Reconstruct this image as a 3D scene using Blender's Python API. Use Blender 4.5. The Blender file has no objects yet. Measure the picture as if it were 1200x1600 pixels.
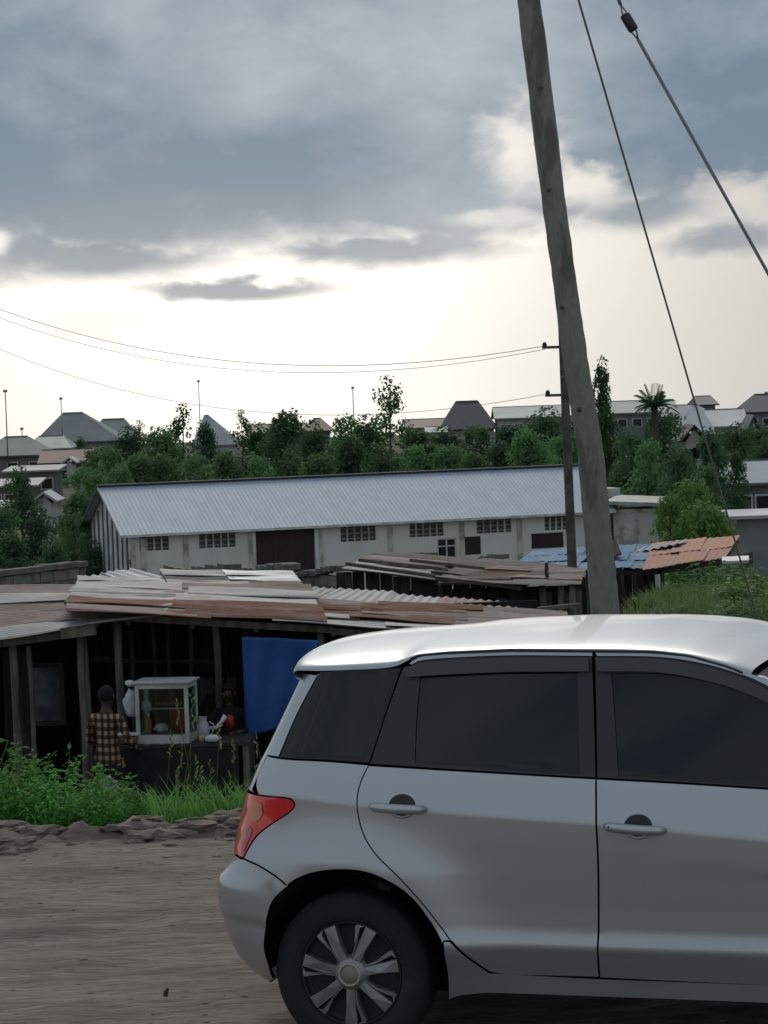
import bpy, bmesh, math, random
import numpy as np
from mathutils import Vector, Matrix
from mathutils.geometry import delaunay_2d_cdt
random.seed(7); RNG = np.random.default_rng(7)
R = math.radians
S = bpy.context.scene
COL = S.collection
# ---------------------------------------------------------------- camera
CAM_H, ROLL, PITCH, FPX = 2.475, R(1.97), R(-2.577), 4000.0     # focal length in units of a 1200 x 1600 picture
_fw = np.array([0, math.cos(PITCH), math.sin(PITCH)]); _up = np.array([0, -math.sin(PITCH), math.cos(PITCH)])
_X = np.array([1., 0, 0])
_r = math.cos(ROLL)*_X - math.sin(ROLL)*_up; _u = math.sin(ROLL)*_X + math.cos(ROLL)*_up
_C = np.array([0, 0, CAM_H])
cd = bpy.data.cameras.new('camera'); cam = bpy.data.objects.new('camera', cd); COL.objects.link(cam)
cam.matrix_world = Matrix(((_r[0], _u[0], -_fw[0], 0), (_r[1], _u[1], -_fw[1], 0), (_r[2], _u[2], -_fw[2], CAM_H), (0, 0, 0, 1)))
cd.sensor_fit = 'VERTICAL'; cd.sensor_height = 24; cd.lens = 24*FPX/1600
cd.clip_start = .1; cd.clip_end = 9000
S.camera = cam
def ray(px, py): return _fw + _r*(px-600)/FPX - _u*(py-800)/FPX
def at(px, py, y):                      # the point of the place at distance y seen there
    v = ray(px, py); return Vector(_C + v*(y/v[1]))
def atz(px, py, z):
    v = ray(px, py); return Vector(_C + v*((z-CAM_H)/v[2]))
def proj(p):
    d = np.array(p)-_C; w = d@_fw; return np.array([600+FPX*(d@_r)/w, 800-FPX*(d@_u)/w])
# ---------------------------------------------------------------- view
S.view_settings.view_transform = 'Standard'; S.view_settings.look = 'None'
S.view_settings.exposure = 0.2; S.view_settings.gamma = 1
S.render.engine = 'CYCLES'
# ---------------------------------------------------------------- sky
SUN_AZ, SUN_EL = R(-2), R(40)            # azimuth from +Y towards +X
W = bpy.data.worlds.new('World'); S.world = W; W.use_nodes = True
nt = W.node_tree; nt.nodes.clear()
class NB:                               # small node builder
    def __init__(s, t): s.t = t
    def n(s, typ, **k):
        o = s.t.nodes.new(typ)
        for a, b in k.items(): setattr(o, a, b)
        return o
    def put(s, sock, v):
        if isinstance(v, bpy.types.NodeSocket): s.t.links.new(v, sock)
        elif v is not None: sock.default_value = v
    def m(s, op, a, b=None, c=None, clamp=False):
        o = s.n('ShaderNodeMath', operation=op, use_clamp=clamp)
        for i, v in enumerate((a, b, c)):
            if v is not None: s.put(o.inputs[i], v)
        return o.outputs[0]
    def vm(s, op, a, b=None):
        o = s.n('ShaderNodeVectorMath', operation=op); s.put(o.inputs[0], a)
        if b is not None: s.put(o.inputs[1], b)
        return o.outputs[0]
    def comb(s, x, y, z):
        o = s.n('ShaderNodeCombineXYZ')
        for i, v in enumerate((x, y, z)): s.put(o.inputs[i], v)
        return o.outputs[0]
    def sep(s, v):
        o = s.n('ShaderNodeSeparateXYZ'); s.put(o.inputs[0], v); return o.outputs
    def noise(s, vec, scale, detail=4, rough=.5, dist=0, col=False):
        o = s.n('ShaderNodeTexNoise'); s.put(o.inputs['Vector'], vec); o.inputs['Scale'].default_value = scale
        o.inputs['Detail'].default_value = detail; o.inputs['Roughness'].default_value = rough; o.inputs['Distortion'].default_value = dist
        return o.outputs['Color' if col else 'Fac']
    def smooth(s, v, a, b, lo=0., hi=1.):
        o = s.n('ShaderNodeMapRange', interpolation_type='SMOOTHSTEP'); s.put(o.inputs[0], v)
        for i, q in enumerate((a, b, lo, hi)): s.put(o.inputs[i+1], q)
        return o.outputs[0]
    def mix(s, f, a, b, mode='MIX'):
        o = s.n('ShaderNodeMix', data_type='RGBA', blend_type=mode); s.put(o.inputs[0], f)
        s.put(o.inputs[6], a if isinstance(a, bpy.types.NodeSocket) else (*a, 1)); s.put(o.inputs[7], b if isinstance(b, bpy.types.NodeSocket) else (*b, 1))
        return o.outputs[2]
N = NB(nt)
d = N.n('ShaderNodeTexCoord').outputs['Generated']
dx, dy, dz = N.sep(d)
az = N.m('MULTIPLY', N.m('ARCTAN2', dx, dy), 57.2958)
el = N.m('MULTIPLY', N.m('ARCSINE', N.m('MINIMUM', dz, .9999)), 57.2958)
nv = N.comb(dx, dy, N.m('MULTIPLY', dz, 1.9))
nA = N.noise(nv, 8.4, 9, .52, .35); nB = N.noise(N.vm('ADD', nv, (3.1, 7.7, 1.3)), 22, 8, .55, .3)
nC = N.noise(N.vm('ADD', nv, (8.1, 2.7, 5.3)), 60, 6, .55, .2)
nA0 = N.m('SUBTRACT', nA, .5); nB0 = N.m('SUBTRACT', nB, .5); nC0 = N.m('SUBTRACT', nC, .5)
wob = N.m('ADD', N.m('MULTIPLY', nB0, 2.6), N.m('MULTIPLY', nC0, 1.3))
def blob(px, py, wx, wy, soft=.5, warp=1.0):
    A = math.degrees(math.atan((px-600)/FPX)); E = math.degrees(math.atan((620-(px-600)*.0344-py)/FPX))
    wx = wx/FPX*57.3; wy = wy/FPX*57.3
    ax = N.m('DIVIDE', N.m('SUBTRACT', az, A), wx); ey = N.m('DIVIDE', N.m('ADD', N.m('SUBTRACT', el, E), N.m('MULTIPLY', wob, .35*warp)), wy)
    ax = N.m('ADD', ax, N.m('MULTIPLY', nB0, 1.2*warp))
    r2 = N.m('ADD', N.m('MULTIPLY', nC0, 1.1*warp), N.m('SQRT', N.m('ADD', N.m('MULTIPLY', ax, ax), N.m('MULTIPLY', ey, ey))))
    return N.smooth(r2, 1.0+soft*.6, 1.0-soft*.6)
# open sky low down: pale air lit by the hidden sun, warm white towards it
gl = N.m('ADD', N.m('POWER', N.m('DIVIDE', N.m('ADD', az, 3.2), 10.0), 2.0), N.m('POWER', N.m('DIVIDE', N.m('SUBTRACT', el, 2.2), 6.2), 2.0))
glow = N.m('EXPONENT', N.m('MULTIPLY', gl, -1.0))
sk = N.n('ShaderNodeTexSky', sky_type='NISHITA', sun_disc=False); sk.sun_elevation = SUN_EL; sk.sun_rotation = SUN_AZ
sk.air_density = 1.0; sk.dust_density = 4.0
air = N.mix(glow, (4.3, 4.25, 4.05), (11.4, 10.9, 10.0))
air = N.mix(.03, air, sk.outputs[0])
# the cloud deck: everything above about nine degrees, ragged below
edge = N.m('ADD', N.m('ADD', 3.6, N.m('MULTIPLY', wob, .6)), N.m('MULTIPLY', nA0, 2.5))
deck = N.smooth(N.m('SUBTRACT', el, edge), -.4, .5)
for b in ((220, 335, 430, 66, .9, .9), (560, 300, 260, 85, .9, .9), (615, 390, 190, 24, .9, .9), (375, 452, 155, 17, .8, .9), (150, 400, 230, 38, .9, .9), (1020, 325, 90, 32, .9, .9), (1150, 380, 85, 22, .9, .9), (880, 322, 55, 17, 1., .9)):
    deck = N.m('MAXIMUM', deck, blob(*b))
for b, k in (((190, 505, 100, 34, 1.2, .7), .22), ((465, 528, 42, 34, 1.3, .6), .16), ((275, 515, 25, 16, 1.2, .6), .18), ((1000, 520, 320, 90, 1.6, .6), .12)):
    deck = N.m('MAXIMUM', deck, N.m('MULTIPLY', blob(*b), k))
for b, k in (((830, 235, 46, 62, 1.5, 1.8), .95), ((935, 290, 62, 26, 1.4, 1.5), .95), ((1170, 315, 60, 40, 1.2, 1.5), .95), ((5, 385, 22, 16, 1.0, .6), .8), ((690, 190, 50, 26, 1.8, 2.), .14), ((790, 345, 70, 16, .9, .8), .5)):
    deck = N.m('MULTIPLY', deck, N.m('SUBTRACT', 1.0, N.m('MULTIPLY', blob(*b), k)))
# shading of the deck: thick blue grey bellies, thinner paler places
th = N.m('ADD', N.m('ADD', .5, N.m('MULTIPLY', nA0, 2.3)), N.m('MULTIPLY', nB0, 1.25))
th = N.m('ADD', th, N.m('MULTIPLY', blob(250, 280, 400, 110, 1.4, .5), .48))
th = N.m('ADD', th, N.m('MULTIPLY', blob(1080, 160, 300, 110, 1.5, .5), .22))
th = N.m('ADD', th, N.m('MULTIPLY', blob(430, 120, 120, 80, 1.7, 1.2), -.30))
th = N.m('ADD', th, N.m('MULTIPLY', blob(560, 390, 230, 26, 1.2, .5), -.10))
th = N.m('MINIMUM', N.m('MAXIMUM', th, 0.), 1.)
cl = N.mix(th, (3.8, 4.25, 4.7), (1.55, 2.12, 2.75))
# low parts of the clouds are seen through more lit air: warmer grey
cl = N.mix(N.smooth(el, 5.5, 2.2, 0, .62), cl, (3.9, 3.9, 3.75))
cl = N.mix(N.m('MULTIPLY', glow, .10), cl, (9.5, 9.1, 8.3))
sky = N.mix(deck, air, cl)
# below the horizon: dim earth haze
sky = N.mix(N.smooth(el, -1.5, -5), sky, (1.2, 1.15, 1.0))
bg = N.n('ShaderNodeBackground'); N.put(bg.inputs[0], sky); bg.inputs[1].default_value = .1
nt.links.new(bg.outputs[0], N.n('ShaderNodeOutputWorld').inputs[0])
# ---------------------------------------------------------------- sun, veiled by cloud
sl = bpy.data.lights.new('sun', 'SUN'); sl.energy = 1.0; sl.angle = R(26); sl.color = (1, .92, .80)
so = bpy.data.objects.new('sun', sl); COL.objects.link(so)
so.rotation_euler = Vector((-math.sin(SUN_AZ)*math.cos(SUN_EL), -math.cos(SUN_AZ)*math.cos(SUN_EL), -math.sin(SUN_EL))).to_track_quat('-Z', 'Y').to_euler()
# ---------------------------------------------------------------- helpers
MATS = {}
def mat(name, c, rough=.8, metal=0., c2=None, scale=3., lo=.4, hi=.6, bump=0., bscale=None, coat=0., stretch=None, detail=5, dark=0., spec=None, rnd=0., trans=0.):
    """base colour c, blotches of c2 by noise, fine relief by bump, rnd = brightness change per object"""
    m = bpy.data.materials.new(name); m.use_nodes = True; t = m.node_tree; b = NB(t); p = t.nodes['Principled BSDF']
    MATS[name] = m
    p.inputs['Roughness'].default_value = rough; p.inputs['Metallic'].default_value = metal; p.inputs['Coat Weight'].default_value = coat
    p.inputs['Coat Roughness'].default_value = .04
    if spec is not None: p.inputs['Specular IOR Level'].default_value = spec
    col = b.n('ShaderNodeRGB').outputs[0]; col.default_value = (*c, 1)
    v = b.n('ShaderNodeTexCoord').outputs['Object']
    if rnd: v = b.vm('ADD', v, b.vm('MULTIPLY', b.comb(b.n('ShaderNodeObjectInfo').outputs['Random'], .3, .7), (37., 0, 0)))
    if stretch: v = b.vm('MULTIPLY', v, stretch)
    if c2:
        col = b.mix(b.smooth(b.noise(v, scale, detail, .6), lo, hi), col, c2)
    if dark:                                  # grain
        col = b.mix(b.smooth(b.noise(v, scale*7, 3, .6), .35, .75, 0, dark), col, tuple(q*.45 for q in c))
    if rnd:
        col = b.mix(1.0, col, b.n('ShaderNodeHueSaturation').outputs[0], 'MULTIPLY') if False else col
        hs = b.n('ShaderNodeHueSaturation'); b.put(hs.inputs['Color'], col)
        b.put(hs.inputs['Value'], b.m('ADD', 1-rnd, b.m('MULTIPLY', b.n('ShaderNodeObjectInfo').outputs['Random'], 2*rnd))); col = hs.outputs[0]
    b.put(p.inputs['Base Color'], col)
    if bump:
        bn = b.n('ShaderNodeBump'); bn.inputs['Strength'].default_value = min(1, bump); bn.inputs['Distance'].default_value = .02*max(1, bump)
        b.put(bn.inputs['Height'], b.noise(v, bscale or scale*4, 6, .6)); b.put(p.inputs['Normal'], bn.outputs[0])
    if trans: p.inputs['Transmission Weight'].default_value = trans
    return m
def leafmat(name, c1, c2, tl=.3):
    m = bpy.data.materials.new(name); m.use_nodes = True; t = m.node_tree; b = NB(t); p = t.nodes['Principled BSDF']; MATS[name] = m
    g = b.n('ShaderNodeNewGeometry'); oi = b.n('ShaderNodeObjectInfo')
    col = b.mix(g.outputs['Random Per Island'], c1, c2)
    hs = b.n('ShaderNodeHueSaturation'); b.put(hs.inputs['Color'], col); b.put(hs.inputs['Value'], b.m('ADD', .72, b.m('MULTIPLY', oi.outputs['Random'], .55)))
    b.put(hs.inputs['Hue'], b.m('ADD', .485, b.m('MULTIPLY', oi.outputs['Random'], .03)))
    b.put(p.inputs['Base Color'], hs.outputs[0]); p.inputs['Roughness'].default_value = .6; p.inputs['Specular IOR Level'].default_value = .25
    tr = b.n('ShaderNodeBsdfTranslucent'); b.put(tr.inputs[0], hs.outputs[0])
    ms = b.n('ShaderNodeMixShader'); ms.inputs[0].default_value = tl
    t.links.new(p.outputs[0], ms.inputs[1]); t.links.new(tr.outputs[0], ms.inputs[2]); t.links.new(ms.outputs[0], t.nodes['Material Output'].inputs[0])
    return m
class MB:
    def __init__(s): s.v = []; s.f = []
    def add(s, vs, fs):
        k = len(s.v); s.v += [tuple(q) for q in vs]; s.f += [tuple(i+k for i in f) for f in fs]; return s
    def box(s, c, size, rz=0, M=None):
        x, y, z = (q/2 for q in size); vs = [Vector((a*x, b*y, e*z)) for e in (-1, 1) for a, b in ((-1, -1), (1, -1), (1, 1), (-1, 1))]
        T = M if M is not None else Matrix.Rotation(rz, 3, 'Z')
        return s.add([Vector(c)+T@v for v in vs], [(3, 2, 1, 0), (4, 5, 6, 7), (0, 1, 5, 4), (1, 2, 6, 5), (2, 3, 7, 6), (3, 0, 4, 7)])
    def beam(s, a, b, w, h):
        a = Vector(a); b = Vector(b); d = b-a; L = d.length; d.normalize()
        up = Vector((0, 0, 1)) if abs(d.z) < .95 else Vector((0, 1, 0))
        sx = d.cross(up).normalized(); sz = sx.cross(d)
        return s.box((a+b)/2, (w, L, h), M=Matrix((sx, d, sz)).transposed())
    def tube(s, pts, rad, n=8, cap=True, ov=0.):
        pts = [Vector(p) for p in pts]; rad = rad if hasattr(rad, '__len__') else [rad]*len(pts)
        k = len(s.v); m = len(pts); ref = None
        for i, p in enumerate(pts):
            t = (pts[min(i+1, m-1)]-pts[max(i-1, 0)]).normalized()
            if ref is None: ref = t.orthogonal().normalized()
            ref = (ref-t*ref.dot(t)).normalized(); bi = t.cross(ref)
            for j in range(n):
                a = 2*math.pi*j/n; q = rad[i]*(1+ov*random.uniform(-1, 1))
                s.v.append(tuple(p+ref*math.cos(a)*q+bi*math.sin(a)*q))
        for i in range(m-1):
            for j in range(n):
                s.f.append((k+i*n+j, k+i*n+(j+1) % n, k+(i+1)*n+(j+1) % n, k+(i+1)*n+j))
        if cap: s.f.append(tuple(k+j for j in range(n))[::-1]); s.f.append(tuple(k+(m-1)*n+j for j in range(n)))
        return s
    def lathe(s, prof, n=32, M=Matrix.Identity(4)):     # prof (r, h) about local z
        k = len(s.v)
        for r_, h in prof:
            for j in range(n):
                a = 2*math.pi*j/n; s.v.append(tuple(M@Vector((r_*math.cos(a), r_*math.sin(a), h))))
        for i in range(len(prof)-1):
            for j in range(n): s.f.append((k+i*n+j, k+i*n+(j+1) % n, k+(i+1)*n+(j+1) % n, k+(i+1)*n+j))
        return s
    def prism(s, poly, d):          # poly: 3D loop, d: extrusion vector
        n = len(poly); d = Vector(d); a = [Vector(p) for p in poly]
        return s.add(a+[p+d for p in a], [tuple(range(n))[::-1], tuple(range(n, 2*n))]+[(i, (i+1) % n, n+(i+1) % n, n+i) for i in range(n)])
    def mesh(s, name):
        me = bpy.data.meshes.new(name); me.from_pydata(s.v, [], s.f); me.update(); return me
    def build(s, name, m, parent=None, smooth=False, bevel=0.):
        return link(name, s.mesh(name), m, parent, smooth, bevel)
def link(name, me, m, parent=None, smooth=False, bevel=0.):
    if m is not None and not me.materials: me.materials.append(MATS[m] if isinstance(m, str) else m)
    if smooth: me.polygons.foreach_set('use_smooth', [True]*len(me.polygons))
    o = bpy.data.objects.new(name, me); COL.objects.link(o); o.parent = parent
    if bevel:
        bm = bmesh.new(); bm.from_mesh(me); bmesh.ops.bevel(bm, geom=[e for e in bm.edges if e.calc_face_angle(0) > .6], offset=bevel, segments=2, affect='EDGES', profile=.5); bm.to_mesh(me); bm.free()
    return o
def tag(o, label, cat, group=None, kind=None):
    if label: o['label'] = label
    if cat: o['category'] = cat
    if group: o['group'] = group
    if kind: o['kind'] = kind
    return o
def struct(o, kind='structure'): o['kind'] = kind; return o
def thing(name, label, cat, loc=(0, 0, 0), rz=0, group=None):
    o = bpy.data.objects.new(name, None); COL.objects.link(o); o.location = loc; o.rotation_euler = (0, 0, rz); o.empty_display_size = .2
    return tag(o, label, cat, group)
def dup(root, loc, rz=0, sc=1., label=None, group=None):
    r = root.copy(); COL.objects.link(r); r.location = loc; r.rotation_euler = (0, 0, rz); r.scale = (sc,)*3 if not hasattr(sc, '__len__') else sc
    if label: r['label'] = label
    if group: r['group'] = group
    for ch in list(root.children):
        c = ch.copy(); COL.objects.link(c); c.parent = r
        for g in list(ch.children):
            e = g.copy(); COL.objects.link(e); e.parent = c
    return r
def lerp(xs, x):
    return float(np.interp(x, [a for a, _ in xs], [b for _, b in xs]))
# ================================================================ materials
mat('soil', (.165, .128, .102), .95, c2=(.105, .08, .064), scale=1.6, lo=.35, hi=.7, bump=1., bscale=22, dark=.5)
mat('road_dirt', (.30, .248, .206), .95, c2=(.185, .146, .118), scale=1.5, lo=.40, hi=.68, bump=1.6, bscale=11, stretch=(.7, 3.4, 1), dark=.75)
mat('clod', (.27, .22, .18), .97, c2=(.17, .133, .107), scale=9, bump=1., bscale=40)
mat('valley', (.075, .085, .04), .95, c2=(.12, .10, .07), scale=.25, lo=.45, hi=.62, bump=.6, bscale=3)
leafmat('leaf_mid', (.095, .195, .075), (.170, .300, .115), .45)
leafmat('leaf_dark', (.066, .135, .068), (.115, .205, .095), .45)
leafmat('leaf_bright', (.11, .21, .055), (.18, .31, .09), .4)
leafmat('leaf_weed', (.085, .25, .045), (.16, .40, .085), .45)
leafmat('grass_blade', (.11, .26, .055), (.21, .37, .11), .45)
leafmat('grass_far', (.13, .20, .068), (.23, .29, .115), .45)
mat('bark', (.10, .08, .06), .95, c2=(.06, .05, .04), scale=4, bump=.8)
mat('pole_wood', (.27, .265, .23), .9, c2=(.15, .147, .125), scale=5., lo=.5, hi=.63, bump=.7, bscale=30, stretch=(1, 1, .35), dark=.35)
mat('pole_dark', (.12, .12, .105), .9, c2=(.07, .07, .06), scale=3, bump=.5)
mat('wire', (.26, .265, .27), .6, .2); mat('steel', (.35, .36, .37), .45, .9); mat('porcelain', (.03, .032, .036), .35)
mat('roof_alu', (.42, .49, .565), .62, .1, c2=(.385, .455, .53), scale=.5, bump=.15, bscale=2, rnd=.02)
mat('ridge', (.05, .06, .08), .6)
mat('wall_cream', (.80, .775, .69), .9, c2=(.70, .675, .59), scale=.7, lo=.45, hi=.75, bump=.3, bscale=12)
mat('wall_band', (.68, .655, .57), .9, c2=(.36, .34, .29), scale=.8, bump=.3, bscale=12)
mat('clad_white', (.76, .76, .72), .7, c2=(.52, .52, .48), scale=.9); mat('clad_dark', (.12, .125, .125), .7)
mat('vent_dark', (.075, .08, .07), .6); mat('louvre', (.26, .27, .24), .7)
mat('maroon', (.045, .022, .024), .6, c2=(.034, .017, .019), scale=2); mat('frame_white', (.6, .6, .58), .6); mat('pane_dark', (.02, .024, .028), .12)
mat('annex_wall', (.58, .57, .52), .9, c2=(.17, .165, .15), scale=.9, lo=.50, hi=.66, bump=.3); mat('annex_roof', (.42, .43, .42), .6, .2, c2=(.30, .30, .28), scale=1.2)
mat('block', (.25, .235, .20), .95, c2=(.15, .14, .12), scale=2.5, bump=.8, rnd=.12); mat('mortar', (.15, .14, .125), .95); mat('cap', (.20, .19, .165), .95, c2=(.13, .125, .105), scale=3, bump=.8)
mat('sheet_grey', (.37, .362, .355), .6, .15, c2=(.30, .235, .19), scale=1.6, lo=.5, hi=.72, rnd=.18, dark=.3)
mat('sheet_white', (.60, .62, .63), .5, .2, c2=(.48, .49, .49), scale=2, rnd=.06)
mat('sheet_pink', (.32, .26, .235), .75, .05, c2=(.28, .175, .13), scale=1.7, lo=.40, hi=.70, rnd=.2, dark=.4)
mat('sheet_rust', (.25, .115, .066), .88, 0, c2=(.32, .22, .18), scale=1.8, lo=.45, hi=.72, rnd=.2, dark=.5)
mat('sheet_orange', (.50, .235, .16), .8, 0, c2=(.34, .25, .21), scale=1.5, lo=.48, hi=.72, rnd=.1)
mat('sheet_blue', (.15, .25, .38), .9, 0, c2=(.30, .36, .43), scale=1.3, lo=.46, hi=.70, rnd=.12)
mat('sheet_tan', (.28, .245, .21), .85, c2=(.25, .19, .15), scale=1.9, lo=.42, hi=.7, rnd=.22, dark=.45)
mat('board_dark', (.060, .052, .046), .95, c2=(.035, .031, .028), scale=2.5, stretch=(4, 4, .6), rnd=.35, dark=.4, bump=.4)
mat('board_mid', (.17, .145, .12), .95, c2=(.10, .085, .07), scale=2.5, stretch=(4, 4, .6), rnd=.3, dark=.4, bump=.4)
mat('post_wood', (.19, .17, .15), .95, c2=(.11, .095, .082), scale=3, stretch=(3, 3, .5), rnd=.2, bump=.5)
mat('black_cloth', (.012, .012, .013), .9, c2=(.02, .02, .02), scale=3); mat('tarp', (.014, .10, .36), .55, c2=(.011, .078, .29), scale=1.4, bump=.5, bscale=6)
mat('blue_plastic', (.012, .06, .26), .4); mat('case_white', (.60, .60, .58), .55, c2=(.46, .46, .43), scale=4); mat('case_glass', (.9, .95, .93), .03, trans=1.)
mat('red_plastic', (.38, .022, .026), .5); mat('orange_drink', (.42, .17, .03), .25); mat('white_plastic', (.70, .70, .70), .5); mat('bag_white', (.66, .66, .67), .5, bump=.6, bscale=20)
mat('yellow_card', (.40, .27, .075), .8, c2=(.5, .4, .18), scale=16); mat('bread', (.36, .17, .08), .8, c2=(.22, .1, .05), scale=9); mat('tin', (.35, .36, .36), .35, .8); mat('stone_pale', (.34, .32, .30), .9, c2=(.24, .22, .20), scale=6, bump=.6)
mat('skin', (.055, .030, .020), .55); mat('hair', (.006, .006, .006), .9); mat('trouser', (.016, .016, .019), .9); mat('shirt_black', (.010, .010, .012), .9); mat('curtain', (.13, .15, .16), .8, c2=(.05, .058, .065), scale=3, lo=.4, hi=.6)
# checked shirt
def checkmat():
    m = bpy.data.materials.new('shirt_check'); m.use_nodes = True; b = NB(m.node_tree); MATS['shirt_check'] = m; p = m.node_tree.nodes['Principled BSDF']
    x, y, z = b.sep(b.n('ShaderNodeTexCoord').outputs['Object'])
    def st(v, w, k): return b.m('GREATER_THAN', b.m('FRACT', b.m('MULTIPLY', v, w)), k)
    v = b.m('ADD', x, b.m('MULTIPLY', y, .8))
    c = b.mix(st(v, 11, .5), (.36, .27, .18), (.10, .045, .032)); c2 = b.mix(st(z, 10.5, .5), (1, 1, 1), (.28, .2, .18))
    b.put(p.inputs['Base Color'], b.mix(1., c, c2, 'MULTIPLY')); p.inputs['Roughness'].default_value = .9
checkmat()
# car
mat('paint', (.51, .53, .55), .36, .75, coat=.4); mat('trim_black', (.036, .038, .042), .5); mat('visor', (.060, .062, .068), .22); mat('car_glass', (.008, .012, .016), .03, spec=.5)
mat('gap_black', (.004, .004, .004), .9); mat('rubber', (.020, .020, .021), .85, c2=(.045, .04, .035), scale=7, lo=.5, hi=.8, bump=.3, bscale=60); mat('cover_silver', (.36, .365, .37), .42, .7, c2=(.28, .27, .26), scale=8); mat('cover_dark', (.012, .012, .013), .6)
mat('hub', (.30, .285, .25), .5, .5); mat('lamp_red', (.80, .010, .014), .12, coat=1.); mat('lamp_amber', (.60, .16, .06), .12, coat=1.); mat('lamp_clear', (.50, .10, .09), .1, coat=1.); mat('dark_plastic', (.03, .03, .032), .6)
# ================================================================ silver hatchback
CT = R(18); CF = np.array([math.cos(CT), -math.sin(CT), 0]); CN = np.array([-math.sin(CT), -math.cos(CT), 0]); CO = np.array([.061, 10.319, 0])
car = thing('parked_car', 'silver five-door hatchback with dark tinted windows parked on the dirt road', 'car', CO, -CT)
BELT = [(-.6, 1.145), (-.264, 1.123), (.103, 1.10), (.506, 1.084), (.97, 1.064), (1.6, 1.033), (2.2, 1.0), (3.2, .93)]
CRE = [(-.6, 1.0), (-.18, .983), (.07, .961), (.515, .93), (.977, .906), (1.6, .858), (3.2, .74)]
XRK = [(.15, -.39), (.236, -.435), (.274, -.49), (.353, -.545), (.452, -.58), (.562, -.597), (.63, -.597), (.69, -.535), (.705, -.515), (.826, -.497), (.936, -.466), (1.084, -.41), (1.426, -.237), (1.47, -.232), (1.6, -.22)]
XFK = [(.15, 3.06), (.3, 3.15), (.5, 3.17), (.62, 3.12), (.75, 3.02), (.85, 2.85), (1.6, 2.8)]
RCK = [(.2, .30), (.66, .30), (.72, .26), (1.1, .24), (1.45, .17), (1.6, .16)]
def _W(x, z):
    zb = lerp(BELT, x); zc = lerp(CRE, x)
    k = [(.15, .765), (.25, .785), (.32, .800), (.34, .806), (.436, .842), (.452, .843), (.50, .832), (.58, .834), (.70, .842), (zc-.10, .849), (zc-.004, .852), (zc+.006, .850), (zb-.02, .806), (zb, .796), (zb+.012, .788), (1.45, .686), (1.50, .668), (1.6, .63)]
    w = lerp(k, z)
    if x < -.12: w += (lerp([(.15, .76), (.30, .815), (.45, .842), (.62, .852), (1.6, .852)], z)-w)*min(1, (-.12-x)/.12)*max(0, min(1, (.82-z)/.2))
    if x < .15 and z > .5: w -= .10*max(0, .15-x)**1.5
    if x > 1.7: w -= .10*((x-1.7)/1.4)**2*(1 if z < 1.0 else 1)
    for wx in (0, 2.37):                                   # wheel arch flares
        r_ = math.hypot(x-wx, (z-.308)*.95); fz = max(0., min(1., (zc+.02-z)/.25)); fl = max(0., min(1., (z-.2)/.2))
        w += .048*math.exp(-((max(0, r_-.39))/.17)**2)*fz*fl*(1 if x > -.15 or z > .5 else max(0, 1-(-.15-x)/.15))
    return w
def Wd(x, z): return sum(_W(x, z+d)*c for d, c in ((-.007, .25), (0, .5), (.007, .25)))
def P(q, z, off=0.):
    """body side: q runs along the car, wraps round both rear and front corners to the centre line"""
    xr = lerp(XRK, z); r = lerp(RCK, z); xc = xr+r; xf = lerp(XFK, z); rf = .38; xd = xf-rf
    if q >= xc and q <= xd: return np.array([q, Wd(q, z)+off, z])
    front = q > xd
    e, rr, sg = (xd, rf, 1) if front else (xc, r, -1)
    a = (q-xd)/rf if front else (xc-q)/r
    w = Wd(e, z)
    if a <= math.pi/2: return np.array([e+sg*(rr+off)*math.sin(a), w-rr+(rr+off)*math.cos(a), z])
    s = w-rr-(a-math.pi/2)*rr; b = .035*(1-(s/(w-rr))**2) if s > 0 else .035
    return np.array([e+sg*(rr+off+b), s, z])
def qa(deg, z): return lerp(XRK, z)+lerp(RCK, z)*(1-R(deg))
def qcen(z):
    r = lerp(RCK, z); xc = lerp(XRK, z)+r; return xc-(math.pi/2*r+Wd(xc, z)-r)
def qfcen(z):
    xd = lerp(XFK, z)-.38; return xd+(math.pi/2*.38+Wd(xd, z)-.38)
def toworld(p): return CO+CF*p[0]+CN*p[1]+np.array([0, 0, p[2]])
def sp(px, py, s0=.8):
    """(q, z) of the body side where it is seen at this point"""
    v = ray(px, py); c = s0
    for _ in range(14):
        t = (c-(_C-CO)@CN)/(v@CN); p = _C+v*t-CO; x, z = p@CF, p[2]
        xc = lerp(XRK, z)+lerp(RCK, z)
        if x >= xc: c = Wd(x, z)
        else:
            r = lerp(RCK, z); k = min(.93, (xc-x)/r); c = .5*c+.5*(Wd(xc, z)-r*(1-math.sqrt(1-k*k)))
    if x < xc: x = xc-r*math.asin(min(.93, (xc-x)/r))
    return (x, z)
def seg(*pts):
    """a smooth run through points (px, py) or ('m', q, z)"""
    a = [np.array(p[1:]) if p[0] == 'm' else np.array(sp(*p)) for p in pts]
    if len(a) == 2: a = [a[0], a[0]*.67+a[1]*.33, a[0]*.33+a[1]*.67, a[1]]
    out = []
    for i in range(len(a)-1):
        p0, p1, p2, p3 = a[max(0, i-1)], a[i], a[i+1], a[min(len(a)-1, i+2)]
        n = max(2, int(np.linalg.norm(p2-p1)/.018))
        for j in range(n):
            t = j/n; out.append(.5*((2*p1)+(p2-p0)*t+(2*p0-5*p1+4*p2-p3)*t*t+(3*p1-p0-3*p2+p3)*t**3))
    return out
def inside(pt, poly):
    x, y = pt; c = False; n = len(poly); j = n-1
    for i in range(n):
        xi, yi = poly[i]; xj, yj = poly[j]
        if (yi > y) != (yj > y) and x < (xj-xi)*(y-yi)/(yj-yi)+xi: c = not c
        j = i
    return c
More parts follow.
